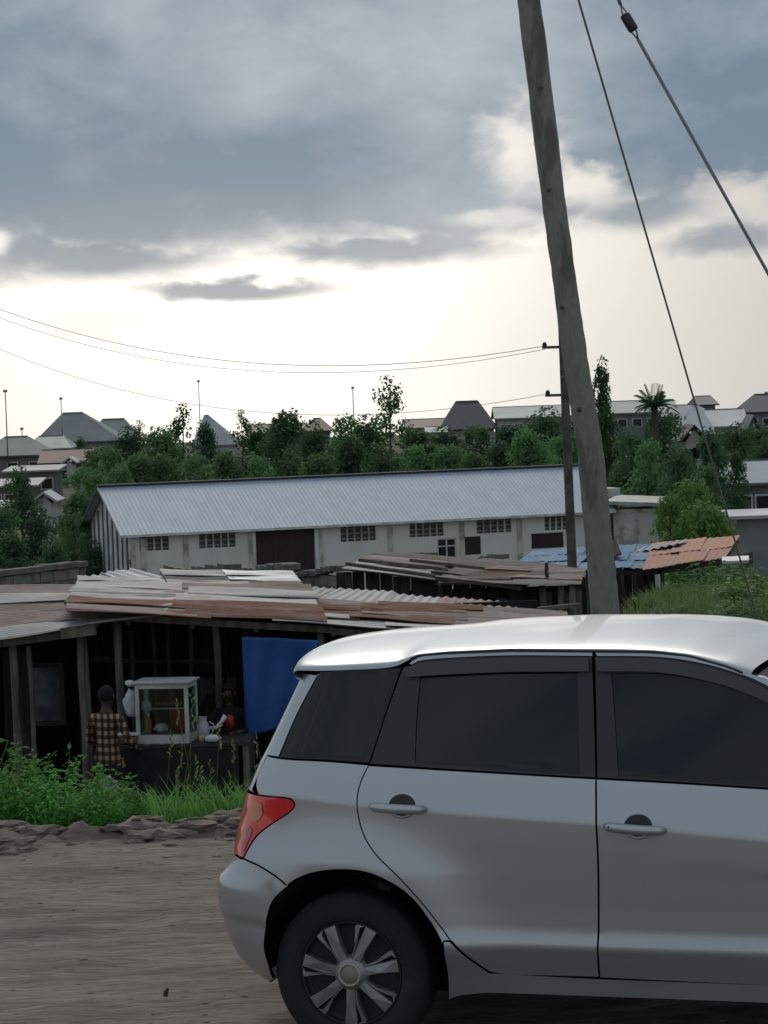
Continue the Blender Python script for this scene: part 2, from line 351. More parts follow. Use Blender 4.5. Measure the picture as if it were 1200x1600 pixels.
def inset(poly, g):
    n = len(poly); ar = sum(poly[i][0]*poly[(i+1) % n][1]-poly[(i+1) % n][0]*poly[i][1] for i in range(n)); sg = 1 if ar > 0 else -1
    out = []
    for i in range(n):
        a, b, c = poly[i-1], poly[i], poly[(i+1) % n]
        t1 = (b-a)/max(1e-9, np.linalg.norm(b-a)); t2 = (c-b)/max(1e-9, np.linalg.norm(c-b)); t = t1+t2; t = t/max(1e-6, np.linalg.norm(t))
        out.append(b+np.array([-t[1], t[0]])*sg*g)
    return out
def panel(name, m, segs, parent=car, off=0., gap=.0025, step=.028, depth=.014, hole=None, both=True, surf=None):
    surf = surf or P
    poly = [p for s in segs for p in s]
    q = [poly[0]]
    for p in poly[1:]:
        if np.linalg.norm(p-q[-1]) > .004: q.append(p)
    if np.linalg.norm(q[0]-q[-1]) < .004: q.pop()
    poly = inset(q, gap) if gap else q
    xs = [p[0] for p in poly]; zs = [p[1] for p in poly]
    pts = [Vector(p) for p in poly]; n0 = len(pts); edges = [(i, (i+1) % n0) for i in range(n0)]
    holes = []
    if hole is not None:
        h = [p for s in hole for p in s]; hq = [h[0]]
        for p in h[1:]:
            if np.linalg.norm(p-hq[-1]) > .004: hq.append(p)
        k = len(pts); pts += [Vector(p) for p in hq]; edges += [(k+i, k+(i+1) % len(hq)) for i in range(len(hq))]; holes = [hq]
    if surf is P and m == 'paint' and max(zs) > .9:               # follow the creases closely
        for x in np.arange(max(min(xs), -.3), max(xs), step*.45):
            for z in (lerp(CRE, x)-.012, lerp(CRE, x)+.013, .428, .444, .460):
                if inside((x, z), poly) and min((x-q_[0])**2+(z-q_[1])**2 for q_ in poly) > .012**2: pts.append(Vector((x, z)))
    bp = np.array([tuple(p) for p in pts])
    ny = int((max(zs)-min(zs))/step)+1; nx = int((max(xs)-min(xs))/step)+1
    for j in range(ny+1):
        for i in range(nx+1):
            c = (min(xs)+i*step+(j % 2)*step*.5, min(zs)+j*step*.87)
            if inside(c, poly) and not any(inside(c, h) for h in holes) and np.min(np.sum((bp-np.array(c))**2, 1)) > (.45*step)**2: pts.append(Vector(c))
    vs, es, fs, ov, oe, of = delaunay_2d_cdt(pts, edges, [], 0, 1e-6)
    fs = [f for f in fs if inside(sum((vs[i] for i in f), Vector((0, 0)))/3, poly) and not any(inside(sum((vs[i] for i in f), Vector((0, 0)))/3, h) for h in holes)]
    co = [surf(v[0], v[1], off) for v in vs]; nr = []
    for v in vs:
        e = .004; a = surf(v[0]+e, v[1])-surf(v[0]-e, v[1]); b = surf(v[0], v[1]+e)-surf(v[0], v[1]-e); nn = np.cross(b, a); nn = nn/max(1e-9, np.linalg.norm(nn)); nr.append(nn)
    use = {}
    for f in fs:
        for i in range(3):
            e = (f[i], f[(i+1) % 3]); k = tuple(sorted(e)); use.setdefault(k, []).append(e)
    V = [(c[0], -c[1], c[2]) for c in co]; NR = [(c[0], -c[1], c[2]) for c in nr]
    # keep the outward side
    if NR and sum(n_[1]*-1 for n_ in NR) < 0 and name != 'x': NR = [tuple(-k for k in n_) for n_ in NR]
    F = []
    for f in fs:
        a, b, c = (Vector(V[i]) for i in f)
        F.append(f if (b-a).cross(c-a).dot(Vector(NR[f[0]])) > 0 else f[::-1])
    if depth:
        for k, e in use.items():
            if len(e) == 1:
                i, j = e[0]; b0 = len(V)
                t = (Vector(V[j])-Vector(V[i])).normalized(); w = t.cross(Vector(NR[i]))
                V += [V[i], V[j], tuple(Vector(V[j])-Vector(NR[j])*depth), tuple(Vector(V[i])-Vector(NR[i])*depth)]
                NR += [tuple(w)]*4; F.append((b0, b0+1, b0+2, b0+3))
    out = []
    for mir in ((1, -1) if both else (1,)):
        me = bpy.data.meshes.new(name); me.from_pydata([(x, y*mir, z) for x, y, z in V], [], F if mir > 0 else [tuple(f[::-1]) for f in F]); me.update()
        me.polygons.foreach_set('use_smooth', [True]*len(me.polygons)); me.normals_split_custom_set_from_vertices([Vector((x, y*mir, z)).normalized() if (x or y or z) else Vector((0, 0, 1)) for x, y, z in NR])
        out.append(link(name, me, m, parent if not isinstance(parent, list) else parent[0 if mir > 0 else 1]))
    return out
_arch = [(414, 1480), (416, 1440), (426, 1408), (446, 1386), (462, 1374), (492, 1363), (532, 1359), (572, 1363), (612, 1380), (644, 1404), (672, 1440), (692, 1478)]
_seam = [(576, 1196), (566, 1216), (559, 1240), (560, 1276), (570, 1308), (588, 1336), (620, 1368), (660, 1412), (704, 1470)]
zL = .69
# rear quarter
lampin = seg((381, 1340), (400, 1308), (424, 1288), (450, 1271), (460, 1260), (458, 1251), (444, 1246), (404, 1242))
zl1 = sp(404, 1242)[1]; zb0 = sp(434, 1184)[1]
panel('rear_quarter_panel', 'paint', [seg(('m', qa(52, zb0), zb0), (500, 1189), (576, 1195)), seg(*_seam), seg((704, 1470), (692, 1470)), seg((691, 1474), *_arch[::-1][1:9], (449, 1384)),
      seg((449, 1384), (430, 1368), (404, 1352), (381, 1341)), lampin, seg(('m', sp(404, 1242)[0], zl1), ('m', qa(52, 1.03), 1.03), ('m', qa(52, zb0), zb0))])
# tail lamp, wraps round the corner
zt0 = sp(381, 1340)[1]
lamps = panel('tail_lamp', 'lamp_red', [lampin, seg(('m', sp(404, 1242)[0], zl1), ('m', qa(84, zl1), zl1-.004)), seg(('m', qa(84, zl1), zl1-.004), ('m', qa(92, .83), .83), ('m', qa(92, zt0), zt0+.004)), seg(('m', qa(92, zt0), zt0+.004), ('m', sp(381, 1340)[0], zt0))], off=.004, depth=.03)
panel('reversing_lens', 'lamp_amber', [seg((399, 1252), (410, 1255), (412, 1272), (402, 1284), (392, 1278), (394, 1260), (399, 1252))], off=.0065, parent=lamps, gap=0, depth=.004)
panel('lower_lens', 'lamp_clear', [seg((389, 1290), (396, 1296), (388, 1318), (382, 1330), (380, 1318), (389, 1290))], off=.0065, parent=lamps, gap=0, depth=.004)
# rear bumper
qb = lambda z: ('m', qcen(z), z)
panel('rear_bumper', 'paint', [seg((381, 1342), (404, 1353), (430, 1369), (449, 1385)), seg((449, 1385), (426, 1408), (416, 1440), (413, 1480), (420, 1508)), seg((420, 1508), (427, 1530)), seg((427, 1530), ('m', sp(427, 1530)[0]-.12, .222), ('m', qa(90, .20), .20), qb(.2)), seg(qb(.2), qb(.69)), seg(qb(.69), ('m', qa(90, .694), .694), ('m', qa(70, zt0-.006), zt0-.006), ('m', sp(381, 1342)[0], zt0-.008))], step=.032)
# tailgate, its window, and the pillar strip beside the quarter glass
panel('tailgate', 'paint', [seg(qb(.70), ('m', qa(92, .705), .705)), seg(('m', qa(92.6, .705), .705), ('m', qa(92.6, .84), .84), ('m', qa(84.6, zl1), zl1)), seg(('m', qa(84.6, zl1), zl1+.003), ('m', sp(404, 1242)[0]-.008, zl1+.003)), seg(('m', qa(53, zl1+.01), zl1+.01), ('m', qa(53, zb0), zb0)), seg(('m', qa(53, zb0), zb0), ('m', sp(434, 1184)[0]-.002, zb0+.003)), seg((435, 1183), (463, 1118), (499, 1050)), seg(('m', sp(499, 1050)[0], 1.425), qb(1.425)), seg(qb(1.425), qb(.70))], step=.04,
      hole=[seg(('m', qa(100, 1.10), 1.10), ('m', qa(100, 1.40), 1.40)), seg(('m', qa(100, 1.40), 1.40), ('m', qcen(1.4)-.3, 1.40)), seg(('m', qcen(1.4)-.3, 1.40), ('m', qcen(1.1)-.3, 1.10)), seg(('m', qcen(1.1)-.3, 1.10), ('m', qa(100, 1.10), 1.10))])
panel('rear_window', 'car_glass', [seg(('m', qa(97, 1.09), 1.09), ('m', qa(97, 1.41), 1.41)), seg(('m', qa(97, 1.41), 1.41), qb(1.41)), seg(qb(1.41), qb(1.09)), seg(qb(1.09), ('m', qa(97, 1.09), 1.09))], off=-.006, step=.08, gap=0)
# quarter glass
panel('quarter_glass', 'car_glass', [seg((500, 1049), (560, 1046), (628, 1043)), seg((628, 1043), (604, 1112), (577, 1193)), seg((577, 1193), (505, 1188), (436, 1184)), seg((436, 1184), (464, 1118), (500, 1049))], off=.001)
# rear door
rd = panel('rear_door', 'paint', [seg((576, 1196), (740, 1206), (931, 1217)), seg((931, 1217), (933, 1320), (935, 1430), (936, 1527)), seg((936, 1527), (860, 1525), (792, 1523), (764, 1518)), seg((764, 1518), (732, 1496), (704, 1468)), seg(*_seam[::-1])])
fl = [(640, 1038), (654, 1027), (700, 1022), (800, 1017), (926, 1018)]
g_rear = [seg((657, 1054), (780, 1050), (903, 1050)), seg((903, 1050), (904, 1130), (906, 1211)), seg((906, 1211), (780, 1203), (648, 1192)), seg((648, 1192), (651, 1120), (657, 1054))]
frs = panel('door_frame', 'trim_black', [seg((577, 1194), (604, 1112), (629, 1043)), seg((629, 1043), (640, 1038)), seg((640, 1043), (654, 1033), (700, 1028), (800, 1024), (926, 1025)), seg((926, 1025), (929, 1120), (931, 1216)), seg((931, 1216), (740, 1205), (577, 1194))], hole=g_rear, parent=rd)
panel('window_glass', 'car_glass', g_rear, off=-.006, gap=-.004, parent=rd)
panel('door_top_rail', 'paint', [seg((640, 1037), (654, 1027), (700, 1021), (800, 1017), (926, 1018)), seg((926, 1018), (926, 1025)), seg((926, 1025), (800, 1024), (700, 1028), (654, 1033), (640, 1043))], parent=rd, gap=.0008, off=.004)
panel('rain_visor', 'visor', [seg((633, 1045), (660, 1035), (720, 1030), (800, 1027), (921, 1027)), seg((921, 1027), (922, 1048)), seg((922, 1048), (800, 1049), (720, 1052), (633, 1057))], off=.020, depth=.004, gap=0, parent=rd)
# front door
mA = ('m', 1.583, 1.40)
fd = panel('front_door', 'paint', [seg((932, 1217), (1060, 1224), (1200, 1233), ('m', 2.02, 1.012)), seg(('m', 2.02, 1.012), ('m', 2.05, .80), ('m', 2.0, .55), ('m', 1.93, .40), ('m', 1.86, .334)), seg(('m', 1.86, .334), (1200, 1540), (937, 1528)), seg((937, 1528), (936, 1430), (934, 1320), (932, 1217))])
topf = [(929, 1025), (1020, 1026), (1080, 1033), (1140, 1048), (1200, 1072), ('m', 1.80, 1.255), ('m', 2.05, 1.075), ('m', 2.10, 1.02)]
g_front = [seg((955, 1052), (1040, 1053), (1100, 1064), (1140, 1076), (1200, 1100), ('m', 1.78, 1.19), ('m', 1.96, 1.05)), seg(('m', 1.96, 1.05), ('m', 1.95, 1.03)), seg(('m', 1.95, 1.03), (1200, 1228), (1080, 1221), (966, 1215)), seg((966, 1215), (961, 1130), (955, 1052))]
panel('door_frame', 'trim_black', [seg(*topf), seg(('m', 2.10, 1.02), ('m', 2.02, 1.014)), seg(('m', 2.02, 1.014), (1200, 1232), (1060, 1223), (932, 1216)), seg((932, 1216), (931, 1120), (929, 1025))], hole=g_front, parent=fd)
panel('window_glass', 'car_glass', g_front, off=-.006, gap=-.004, parent=fd)
panel('door_top_rail', 'paint', [seg((929, 1018), (1020, 1019), (1080, 1026), (1140, 1041), (1200, 1065), ('m', 1.80, 1.27), ('m', 2.10, 1.045)), seg(('m', 2.10, 1.045), ('m', 2.10, 1.025)), seg(*topf[:-1][::-1])], parent=fd, gap=.0008, off=.004)
panel('rain_visor', 'visor', [seg((931, 1027), (1020, 1028), (1080, 1036), (1140, 1051), (1200, 1076), ('m', 1.76, 1.275)), seg(('m', 1.76, 1.275), ('m', 1.745, 1.255)), seg(('m', 1.745, 1.255), (1200, 1097), (1140, 1072), (1080, 1057), (1020, 1049), (931, 1048))], off=.020, depth=.004, gap=0, parent=fd)
# sill, front fender, front bumper
panel('side_sill', 'paint', [seg((693, 1471), (704, 1471)), seg((704, 1471), (732, 1498), (764, 1520)), seg((764, 1520), (936, 1529), ('m', 1.86, .331)), seg(('m', 1.86, .331), ('m', 2.0, .331)), seg(('m', 2.0, .331), ('m', 1.98, .25)), seg(('m', 1.98, .25), (1200, 1568), (760, 1552)), seg((760, 1552), (720, 1556), (701, 1562)), seg((701, 1562), (699, 1520), (693, 1471))])
fa = [('m', 2.37+.40*math.cos(R(a)), .308+.405*math.sin(R(a))) for a in (173, 150, 120, 90, 60, 30, 12)]
panel('front_fender', 'paint', [seg(('m', 2.02, 1.008), ('m', 2.10, 1.01), ('m', 2.5, .955), ('m', 2.75, .87)), seg(('m', 2.75, .87), ('m', 2.83, .62)), seg(('m', 2.83, .62), fa[-1]), seg(*fa[::-1]), seg(fa[0], ('m', 1.98, .334)), seg(('m', 1.98, .334), ('m', 1.87, .334)), seg(('m', 1.87, .334), ('m', 1.94, .40), ('m', 2.01, .55), ('m', 2.06, .80), ('m', 2.03, 1.005))], step=.05)
panel('front_bumper', 'paint', [seg(('m', 2.77, .39), ('m', 2.83, .62)), seg(('m', 2.83, .62), ('m', qfcen(.62), .66)), seg(('m', qfcen(.62), .66), ('m', qfcen(.3), .22)), seg(('m', qfcen(.3), .22), ('m', 2.74, .22)), seg(('m', 2.74, .22), ('m', 2.77, .39))], step=.06)
panel('head_lamp', 'case_white', [seg(('m', 2.83, .63), ('m', 2.76, .865)), seg(('m', 2.76, .865), ('m', 3.0, .80), ('m', 3.12, .70)), seg(('m', 3.12, .70), ('m', 3.12, .65)), seg(('m', 3.12, .65), ('m', 2.83, .63))], step=.06)
# roof: edge line, shoulder, gentle crown
REDGE = [(-.25, 1.437), (-.137, 1.440), (.10, 1.450), (.19, 1.458), (.26, 1.498), (.38, 1.510), (.63, 1.520), (.937, 1.516), (1.163, 1.513), (1.305, 1.496), (1.445, 1.459), (1.53, 1.425)]
RCEN = [(-.33, 1.470), (-.25, 1.492), (-.1, 1.512), (.135, 1.528), (.455, 1.542), (.718, 1.550), (1.027, 1.552), (1.28, 1.535), (1.45, 1.505), (1.53, 1.487)]
def roofpt(x, u):                                         # u -1..1 across
    ze = lerp(REDGE, x); zc = lerp(RCEN, x); se = Wd(x, min(ze, 1.50))+.004
    if x < -.08: se -= .9*(max(0, -.08-x))**1.6
    a = abs(u); s = se*(1-(1-a)**1.0) if False else se*math.sin(min(1, a)*math.pi/2)**.92
    zz = ze+(zc-ze)*(1-(s/se)**2)**.42
    xx = x+(.09*(1-(s/se)**2) if x > 1.2 else 0)*min(1, max(0, (x-1.2)/.33))-(.05*(1-(s/se)**2)*max(0, min(1, (.1-x)/.3)))
    return (xx, -s*(1 if u >= 0 else -1), zz)
xs = list(np.linspace(-.25, 1.53, 46)); us = list(np.linspace(-1, 1, 41)); b = MB()
rows = [[roofpt(x, u) for u in us] for x in xs]
lip = [[(p[0]-.012, p[1]*.985, p[2]-.030) for p in rows[0]], [(p[0]+.035, p[1]*.97, p[2]-.045) for p in rows[0]]]   # spoiler lip
allr = [lip[1], lip[0]]+rows
b.add([p for rr in allr for p in rr], [(i*41+j, (i+1)*41+j, (i+1)*41+j+1, i*41+j+1) for i in range(len(allr)-1) for j in range(40)])
ro = b.build('roof', 'paint', car, True)
sm = ro.modifiers.new('smooth', 'SUBSURF'); sm.levels = 1; sm.render_levels = 1
# roof ditch strips, A pillars, windscreen, bonnet
for sd in (1, -1):
    b = MB(); b.tube([(x, -sd*(Wd(x, min(lerp(REDGE, x), 1.5))+.004), lerp(REDGE, x)-.001) for x in np.linspace(.24, 1.5, 40)], .005, 6); b.build('roof_moulding', 'trim_black', car, True)
    b = MB(); b.tube([(x, -sd*s, z) for x, s, z in ((1.47, .648, 1.425), (1.56, .655, 1.398), (1.66, .67, 1.352), (1.85, .70, 1.245), (2.05, .725, 1.11), (2.2, .735, 1.0))], [.012, .026, .032, .033, .035, .04], 10); b.build('windscreen_pillar', 'paint', car, True)
    b = MB(); M = Matrix.Translation((1.98, -sd*.93, 1.10)) @ Matrix.Diagonal((.07, .10, .075, 1)); bm = bmesh.new(); bmesh.ops.create_uvsphere(bm, u_segments=20, v_segments=12, radius=1, matrix=M)
    for v in bm.verts:
        if v.co.x < 1.965: v.co.x = 1.965
    me = bpy.data.meshes.new('wing_mirror'); bm.to_mesh(me); bm.free(); link('wing_mirror', me, 'paint', car, True)
    b = MB(); b.beam((1.99, -sd*.76, 1.04), (1.98, -sd*.86, 1.07), .05, .03); b.build('mirror_arm', 'trim_black', car)
b = MB(); n, k = 12, 16
for i in range(n+1):
    t = i/n
    for j in range(k+1):
        u = -1+2*j/k; x = 1.525+.70*t+.09*(1-u*u); z = 1.432+(.052-.02*t)*(1-u*u)-.40*t-.05*math.sin(t*math.pi)*-.3; b.v.append((x, u*(.645+.075*t), z))
b.f = [(i*(k+1)+j, (i+1)*(k+1)+j, (i+1)*(k+1)+j+1, i*(k+1)+j+1) for i in range(n) for j in range(k)]; b.build('windscreen', 'car_glass', car, True)
b = MB()
for i in range(n+1):
    t = i/n
    for j in range(k+1):
        u = -1+2*j/k; x = 2.2+.12*(1-u*u)+(.66+.12*(1-u*u))*t; b.v.append((x, u*(.785-.09*t), 1.0+.035*(1-u*u)-.13*t-.115*t*t))
b.f = [(i*(k+1)+j, (i+1)*(k+1)+j, (i+1)*(k+1)+j+1, i*(k+1)+j+1) for i in range(n) for j in range(k)]; b.build('bonnet', 'paint', car, True)
b = MB().box((3.03, 0, .70), (.08, 1.0, .10)); b.build('grille', 'trim_black', car, bevel=.02)
# added black shell that blocks light behind the panel gaps, and the wheel wells
b = MB()
sec = [(-.36, .10), (-.36, .28), (-.44, .40)]
prof = [(-.43, .60), (-.44, .70), (-.36, 1.0), (-.19, 1.40), (.20, 1.44), (.6, 1.465), (1.2, 1.455), (1.45, 1.40), (2.1, .96), (2.9, .74), (3.05, .6), (3.05, .28), (2.80, .28)] + [(2.37+.40*math.cos(R(a)), .308+.40*math.sin(R(a))) for a in range(0, 181, 15)] + [(1.95, .24), (.42, .24)] + [(.40*math.cos(R(a)), .308+.40*math.sin(R(a))) for a in range(0, 181, 15)] + [(-.36, .40), (-.42, .52)]
def inw(x, z): return Wd(.95, z)-.06-(.02 if z > 1.1 else 0)-(.12 if x < -.3 else 0)-(.16 if x > 2.85 else 0)
V = [(x, -inw(x, z), z) for x, z in prof]+[(x, inw(x, z), z) for x, z in prof]; n = len(prof)
b.add(V, [(i, (i+1) % n, n+(i+1) % n, n+i) for i in range(n)])
tri = delaunay_2d_cdt([Vector(p) for p in prof], [(i, (i+1) % n) for i in range(n)], [], 1, 1e-6)
vs2 = tri[0]; k0 = len(b.v); b.v += [(v[0], -inw(v[0], v[1]), v[1]) for v in vs2]+[(v[0], inw(v[0], v[1]), v[1]) for v in vs2]
for f in tri[2]: b.f.append(tuple(k0+i for i in f)); b.f.append(tuple(k0+len(vs2)+i for i in f))
b.build('light_block_shell', 'gap_black', car)
def lip_s(x, z):
    r = lerp(RCK, z); xc = lerp(XRK, z)+r
    if x >= xc: return Wd(x, z)-.014
    k = min(.98, (xc-x)/r); return Wd(xc, z)-r*(1-math.sqrt(1-k*k))-.02
for wx in (0, 2.37):
    b = MB(); nn = 28
    for sd in (1, -1):
        b = MB(); k0 = 0
        for a in np.linspace(-8, 186, nn):
            for s in (.825, .50): b.v.append((wx+.400*math.cos(R(a)), -sd*(s if s < .8 else lip_s(wx+.40*math.cos(R(a)), max(.25, .308+.40*math.sin(R(a))))), .308+.400*math.sin(R(a))))
        b.f += [(k0+2*i, k0+2*i+2, k0+2*i+3, k0+2*i+1) for i in range(nn-1)]
        b.build('wheel_arch_liner', 'gap_black', car, True)
b = MB().box((1.15, 0, .24), (2.9, 1.2, .06)); b.build('floor_pan', 'gap_black', car)
MB().tube([(-.42, .45, .24), (-.58, .45, .235)], .025, 12).build('exhaust_pipe', 'steel', car, True)
# door handles
for (ax, ay, bx_, by_, dr, cx, cy, keyh) in ((581, 1259, 664, 1264, rd, 628, 1259, False), (947, 1290, 1038, 1297, fd, 997, 1291, True)):
    qa_, za_ = sp(ax, ay); qb_, zb_ = sp(bx_, by_); qc, zc_ = sp(cx, cy)
    for sd, par in ((1, dr[0]), (-1, dr[1])):
        b = MB(); pts = []
        for t in np.linspace(0, 1, 13):
            q = qa_+(qb_-qa_)*t; z = za_+(zb_-za_)*t; p = P(q, z, .006+.032*math.sin(math.pi*t)**.5); pts.append((p[0], -sd*p[1], p[2]))
        b.tube(pts, [.013]+[.0185]*11+[.013], 12); h = b.build('door_handle', 'paint', par, True)
        b = MB(); c0 = P(qc, zc_, .0012); b.v.append((c0[0], -sd*c0[1], c0[2])); m_ = 28
        for j in range(m_):
            a = 2*math.pi*j/m_; p = P(qc+.052*math.cos(a), zc_+.042*math.sin(a), .0022); b.v.append((p[0], -sd*p[1], p[2]))
        b.f = [(0, 1+j, 1+(j+1) % m_) if sd > 0 else (0, 1+(j+1) % m_, 1+j) for j in range(m_)]; b.build('recess_shade', 'dark_plastic', h, True)  # flat disc, the shade of the hollow is put into its dark colour
        # bright lower lip of the recess
        b = MB(); b.tube([(lambda p: (p[0], -sd*p[1], p[2]))(P(qc+.052*math.cos(a), zc_+.042*math.sin(a), .003)) for a in np.linspace(R(195), R(345), 14)], .006, 6); b.build('recess_lip', 'paint', h, True)
        if keyh:
            p = P(qa_+.02, za_, .042); MB().tube([(p[0], -sd*p[1], p[2]), (p[0], -sd*(p[1]-.006), p[2])], .006, 10).build('key_hole', 'trim_black', h, True)
# wheels
def wheel(x, sd):
    w = bpy.data.objects.new('wheel', None); COL.objects.link(w); w.parent = car; w.location = (x, -sd*.80, .307); w.rotation_euler = (R(90) if sd > 0 else R(-90), 0, 0)
    # local z points outwards
    ro_, ri = .307, .196
    tp = [(ri-.004, -.17), (ri+.02, -.185), (ro_-.03, -.19), (ro_-.006, -.175), (ro_, -.15), (ro_, -.035), (ro_-.006, -.014), (ro_-.028, -.001), (ro_-.06, .006), (ri+.03, .004), (ri+.012, -.002), (ri+.002, -.012), (ri-.004, -.03)]
    MB().lathe(tp, 64).build('tyre', 'rubber', w, True)
    MB().lathe([(.0, -.030), (.10, -.030), (.17, -.034), (.19, -.03), (.198, -.012), (.200, -.006), (.196, -.004), (.19, -.008), (.186, -.022)], 64).build('wheel_cover', 'cover_dark', w, True)
    def spoke(pl, h0):
        b = MB(); n = len(pl); b.add([(px_, py_, h0+.012-.010*min(1, abs(math.hypot(px_, py_)-.10)/.09)) for px_, py_ in pl]+[(px_, py_, -.03) for px_, py_ in pl], [tuple(range(n))]+[(i, n+i, n+(i+1) % n, (i+1) % n) for i in range(n)]); return b
    for k in range(7):
        a = R(-86+k*360/7)
        def rot(pl): return [(px_*math.cos(a)-py_*math.sin(a), px_*math.sin(a)+py_*math.cos(a)) for px_, py_ in pl]
        s = spoke(rot([(.045, -.021), (.115, -.026), (.188, -.042), (.194, .006), (.115, .012), (.045, .012)]), -.004).build('spoke', 'cover_silver', w, bevel=.002)
        spoke(rot([(.06, .014), (.115, .0145), (.180, .026), (.193, .010), (.187, .042), (.178, .044), (.115, .022), (.06, .018)]), -.006).build('spoke_sliver', 'cover_silver', s)
    MB().lathe([(.0, .010), (.040, .011), (.050, .009), (.062, .0), (.072, -.02)], 40).build('hub_cap', 'cover_silver', w, True)
    MB().lathe([(.0, .0135), (.034, .0135), (.036, .0115)], 32).build('hub_emblem', 'hub', w, True)
    MB().lathe([(.036, .0105), (.0375, .017), (.043, .017), (.0455, .0095)], 40).build('hub_ring', 'hub_ring_mat', w, True)
mat('hub_ring_mat', (.52, .49, .42), .45, .4)
for x in (0, 2.37):
    for sd in (1, -1): wheel(x, sd)
# ================================================================ terrain
GY = [(-80, 0), (14.3, 0), (15.2, -.08), (16.5, -.5), (20, -1.7), (24, -2.35), (30, -2.5), (36, -2.7), (50, -4.2), (70, -6), (100, -8.5), (130, -10), (160, -10.3), (200, -10), (260, -7), (320, -4.6), (420, -3.8), (520, -10), (900, -45), (3000, -180), (8000, -500)]
GR = [(-80, 0), (14.3, 0), (15.2, -.05), (17, -.25), (24, -.55), (32, -.75), (50, -1.7), (62, -3.6), (80, -6), (100, -8.5), (130, -10), (160, -10.3), (200, -10), (260, -7), (320, -4.6), (420, -3.8), (520, -10), (900, -45), (3000, -180), (8000, -500)]
def gz(x, y):
    a = lerp(GY, y); b_ = lerp(GR, y); xb = 2.7+.03*(y-28); t = max(0., min(1., (x-xb)/1.8)); t = t*t*(3-2*t)
    return a+(b_-a)*t + (.05*math.sin(x*1.3+y*.7)+.04*math.sin(x*.61-y*1.1))*(1 if y > 17 else max(0, (y-14.5)/2.5))
ys = list(np.arange(-60, 13.5, 6))+list(np.arange(13.5, 40, .5))+list(np.arange(40, 110, 3))+list(np.arange(110, 460, 12))+[500, 600, 800, 1200, 2000, 4000, 8000]
xs_ = [-6000, -3000, -1200, -600, -300, -180]+list(np.arange(-120, -14, 8))+list(np.arange(-14, 16.1, .6))+list(np.arange(20, 130, 8))+[180, 300, 600, 1200, 3000, 6000]
b = MB(); nx = len(xs_)
for y in ys:
    for x in xs_: b.v.append((x, y, gz(x, y)-(.06 if y < 14.6 else 0)))
b.f = [(i*nx+j, i*nx+j+1, (i+1)*nx+j+1, (i+1)*nx+j) for i in range(len(ys)-1) for j in range(nx-1)]
m = MATS['valley']
g = b.build('ground', 'valley', smooth=True); struct(g)
# dirt road: rutted, its far edge a crumbling bank
from mathutils import noise as mn
def rz_(x, y):
    h = .022*mn.fractal(Vector((x*.45, y*2.6, 0)), 1, 2, 4)+.016*mn.fractal(Vector((x*2.0, y*6, 3)), .9, 2, 5)+.010*max(0, mn.noise(Vector((x*3.3, y*9, 6))))
    h -= .035*math.exp(-((y-11.9-.05*math.sin(x))/.35)**2)+.03*math.exp(-((y-13.35-.06*math.sin(x*.8+1))/.25)**2)
    e = 14.55+.22*mn.noise(Vector((x*.8, 0, 5)))+.10*mn.noise(Vector((x*3.1, 0, 2)))
    k = max(0, 1-abs(y-e-.05)/.32); h += k*(.07+.13*mn.fractal(Vector((x*2.6, y*7, 8)), .8, 2, 6))
    if y > e+.28: h -= (y-e-.28)*.75
    if abs(x-.06) < .5 and y < 10.2: h -= 0
    return h
b = MB(); xs_ = list(np.arange(-16, -4.2, .3))+list(np.arange(-4.2, 3.2, .045))+list(np.arange(3.2, 16, .3)); ys = list(np.arange(-14, 8.5, .6))+list(np.arange(8.5, 15.4, .04)); nx = len(xs_)
for y in ys:
    for x in xs_:
        near = math.hypot(x+.06, (y-9.9)) < 1
        b.v.append((x, y, (rz_(x, y) if y > 8 else 0)*(1 if y > 9.2 else .3)+.004))
b.f = [(i*nx+j, i*nx+j+1, (i+1)*nx+j+1, (i+1)*nx+j) for i in range(len(ys)-1) for j in range(nx-1)]
struct(b.build('dirt_road', 'road_dirt', smooth=True))
# far verges of the road, outside the fine sheet
for k, (a, c) in enumerate(((-400, -15.9), (15.9, 400))):
    b = MB().add([(a, -14, -.02), (c, -14, -.02), (c, 14.5, -.02), (a, 14.5, -.02)], [(0, 1, 2, 3)]); struct(b.build('dirt_road', 'road_dirt'))
# loose clods along the bank
def rock_mesh(name, r, seed):
    bm = bmesh.new(); bmesh.ops.create_icosphere(bm, subdivisions=2, radius=r)
    for v in bm.verts: v.co *= 1+.7*mn.noise(v.co*(1.6/r)+Vector((seed*3.1, 0, 0)))+.25*mn.noise(v.co*(4/r)+Vector((seed*3.1, 0, 0))); v.co.z *= .5
    me = bpy.data.meshes.new(name); bm.to_mesh(me); bm.free(); return me
b = MB(); pm = [rock_mesh('c', 1, i) for i in range(5)]
for i in range(1100):
    if i < 300: x = random.uniform(-3.2, .1); y = 14.55+random.gauss(0, .16); s = random.choice((.010, .014, .02, .026, .036, .055))*random.uniform(.7, 1.2)
    else: x = random.uniform(-3, 2.5); y = random.uniform(9.6, 14.4); s = random.uniform(.003, .011)
    me = random.choice(pm); a = random.uniform(0, 6.28); z = rz_(x, y)+s*.2
    b.add([(x+(v.co.x*math.cos(a)-v.co.y*math.sin(a))*s*2.1, y+(v.co.x*math.sin(a)+v.co.y*math.cos(a))*s, z+v.co.z*s) for v in me.vertices], [tuple(p.vertices) for p in me.polygons])
tag(b.build('soil_clods', 'clod', smooth=False), 'loose brown clods and crumbs of earth along the broken road edge', 'soil', kind='stuff')
# a bit of dark stick standing in the dirt
p = atz(258, 1562, 0); b = MB(); b.tube([p, p+Vector((.004, 0, .03)), p+Vector((.012, .01, .045))], [.009, .011, .006], 6); b.box(p+Vector((0, 0, .004)), (.05, .02, .012))
tag(b.build('wood_chip', 'bark'), 'small dark chip of wood lying on the bare dirt road', 'debris')
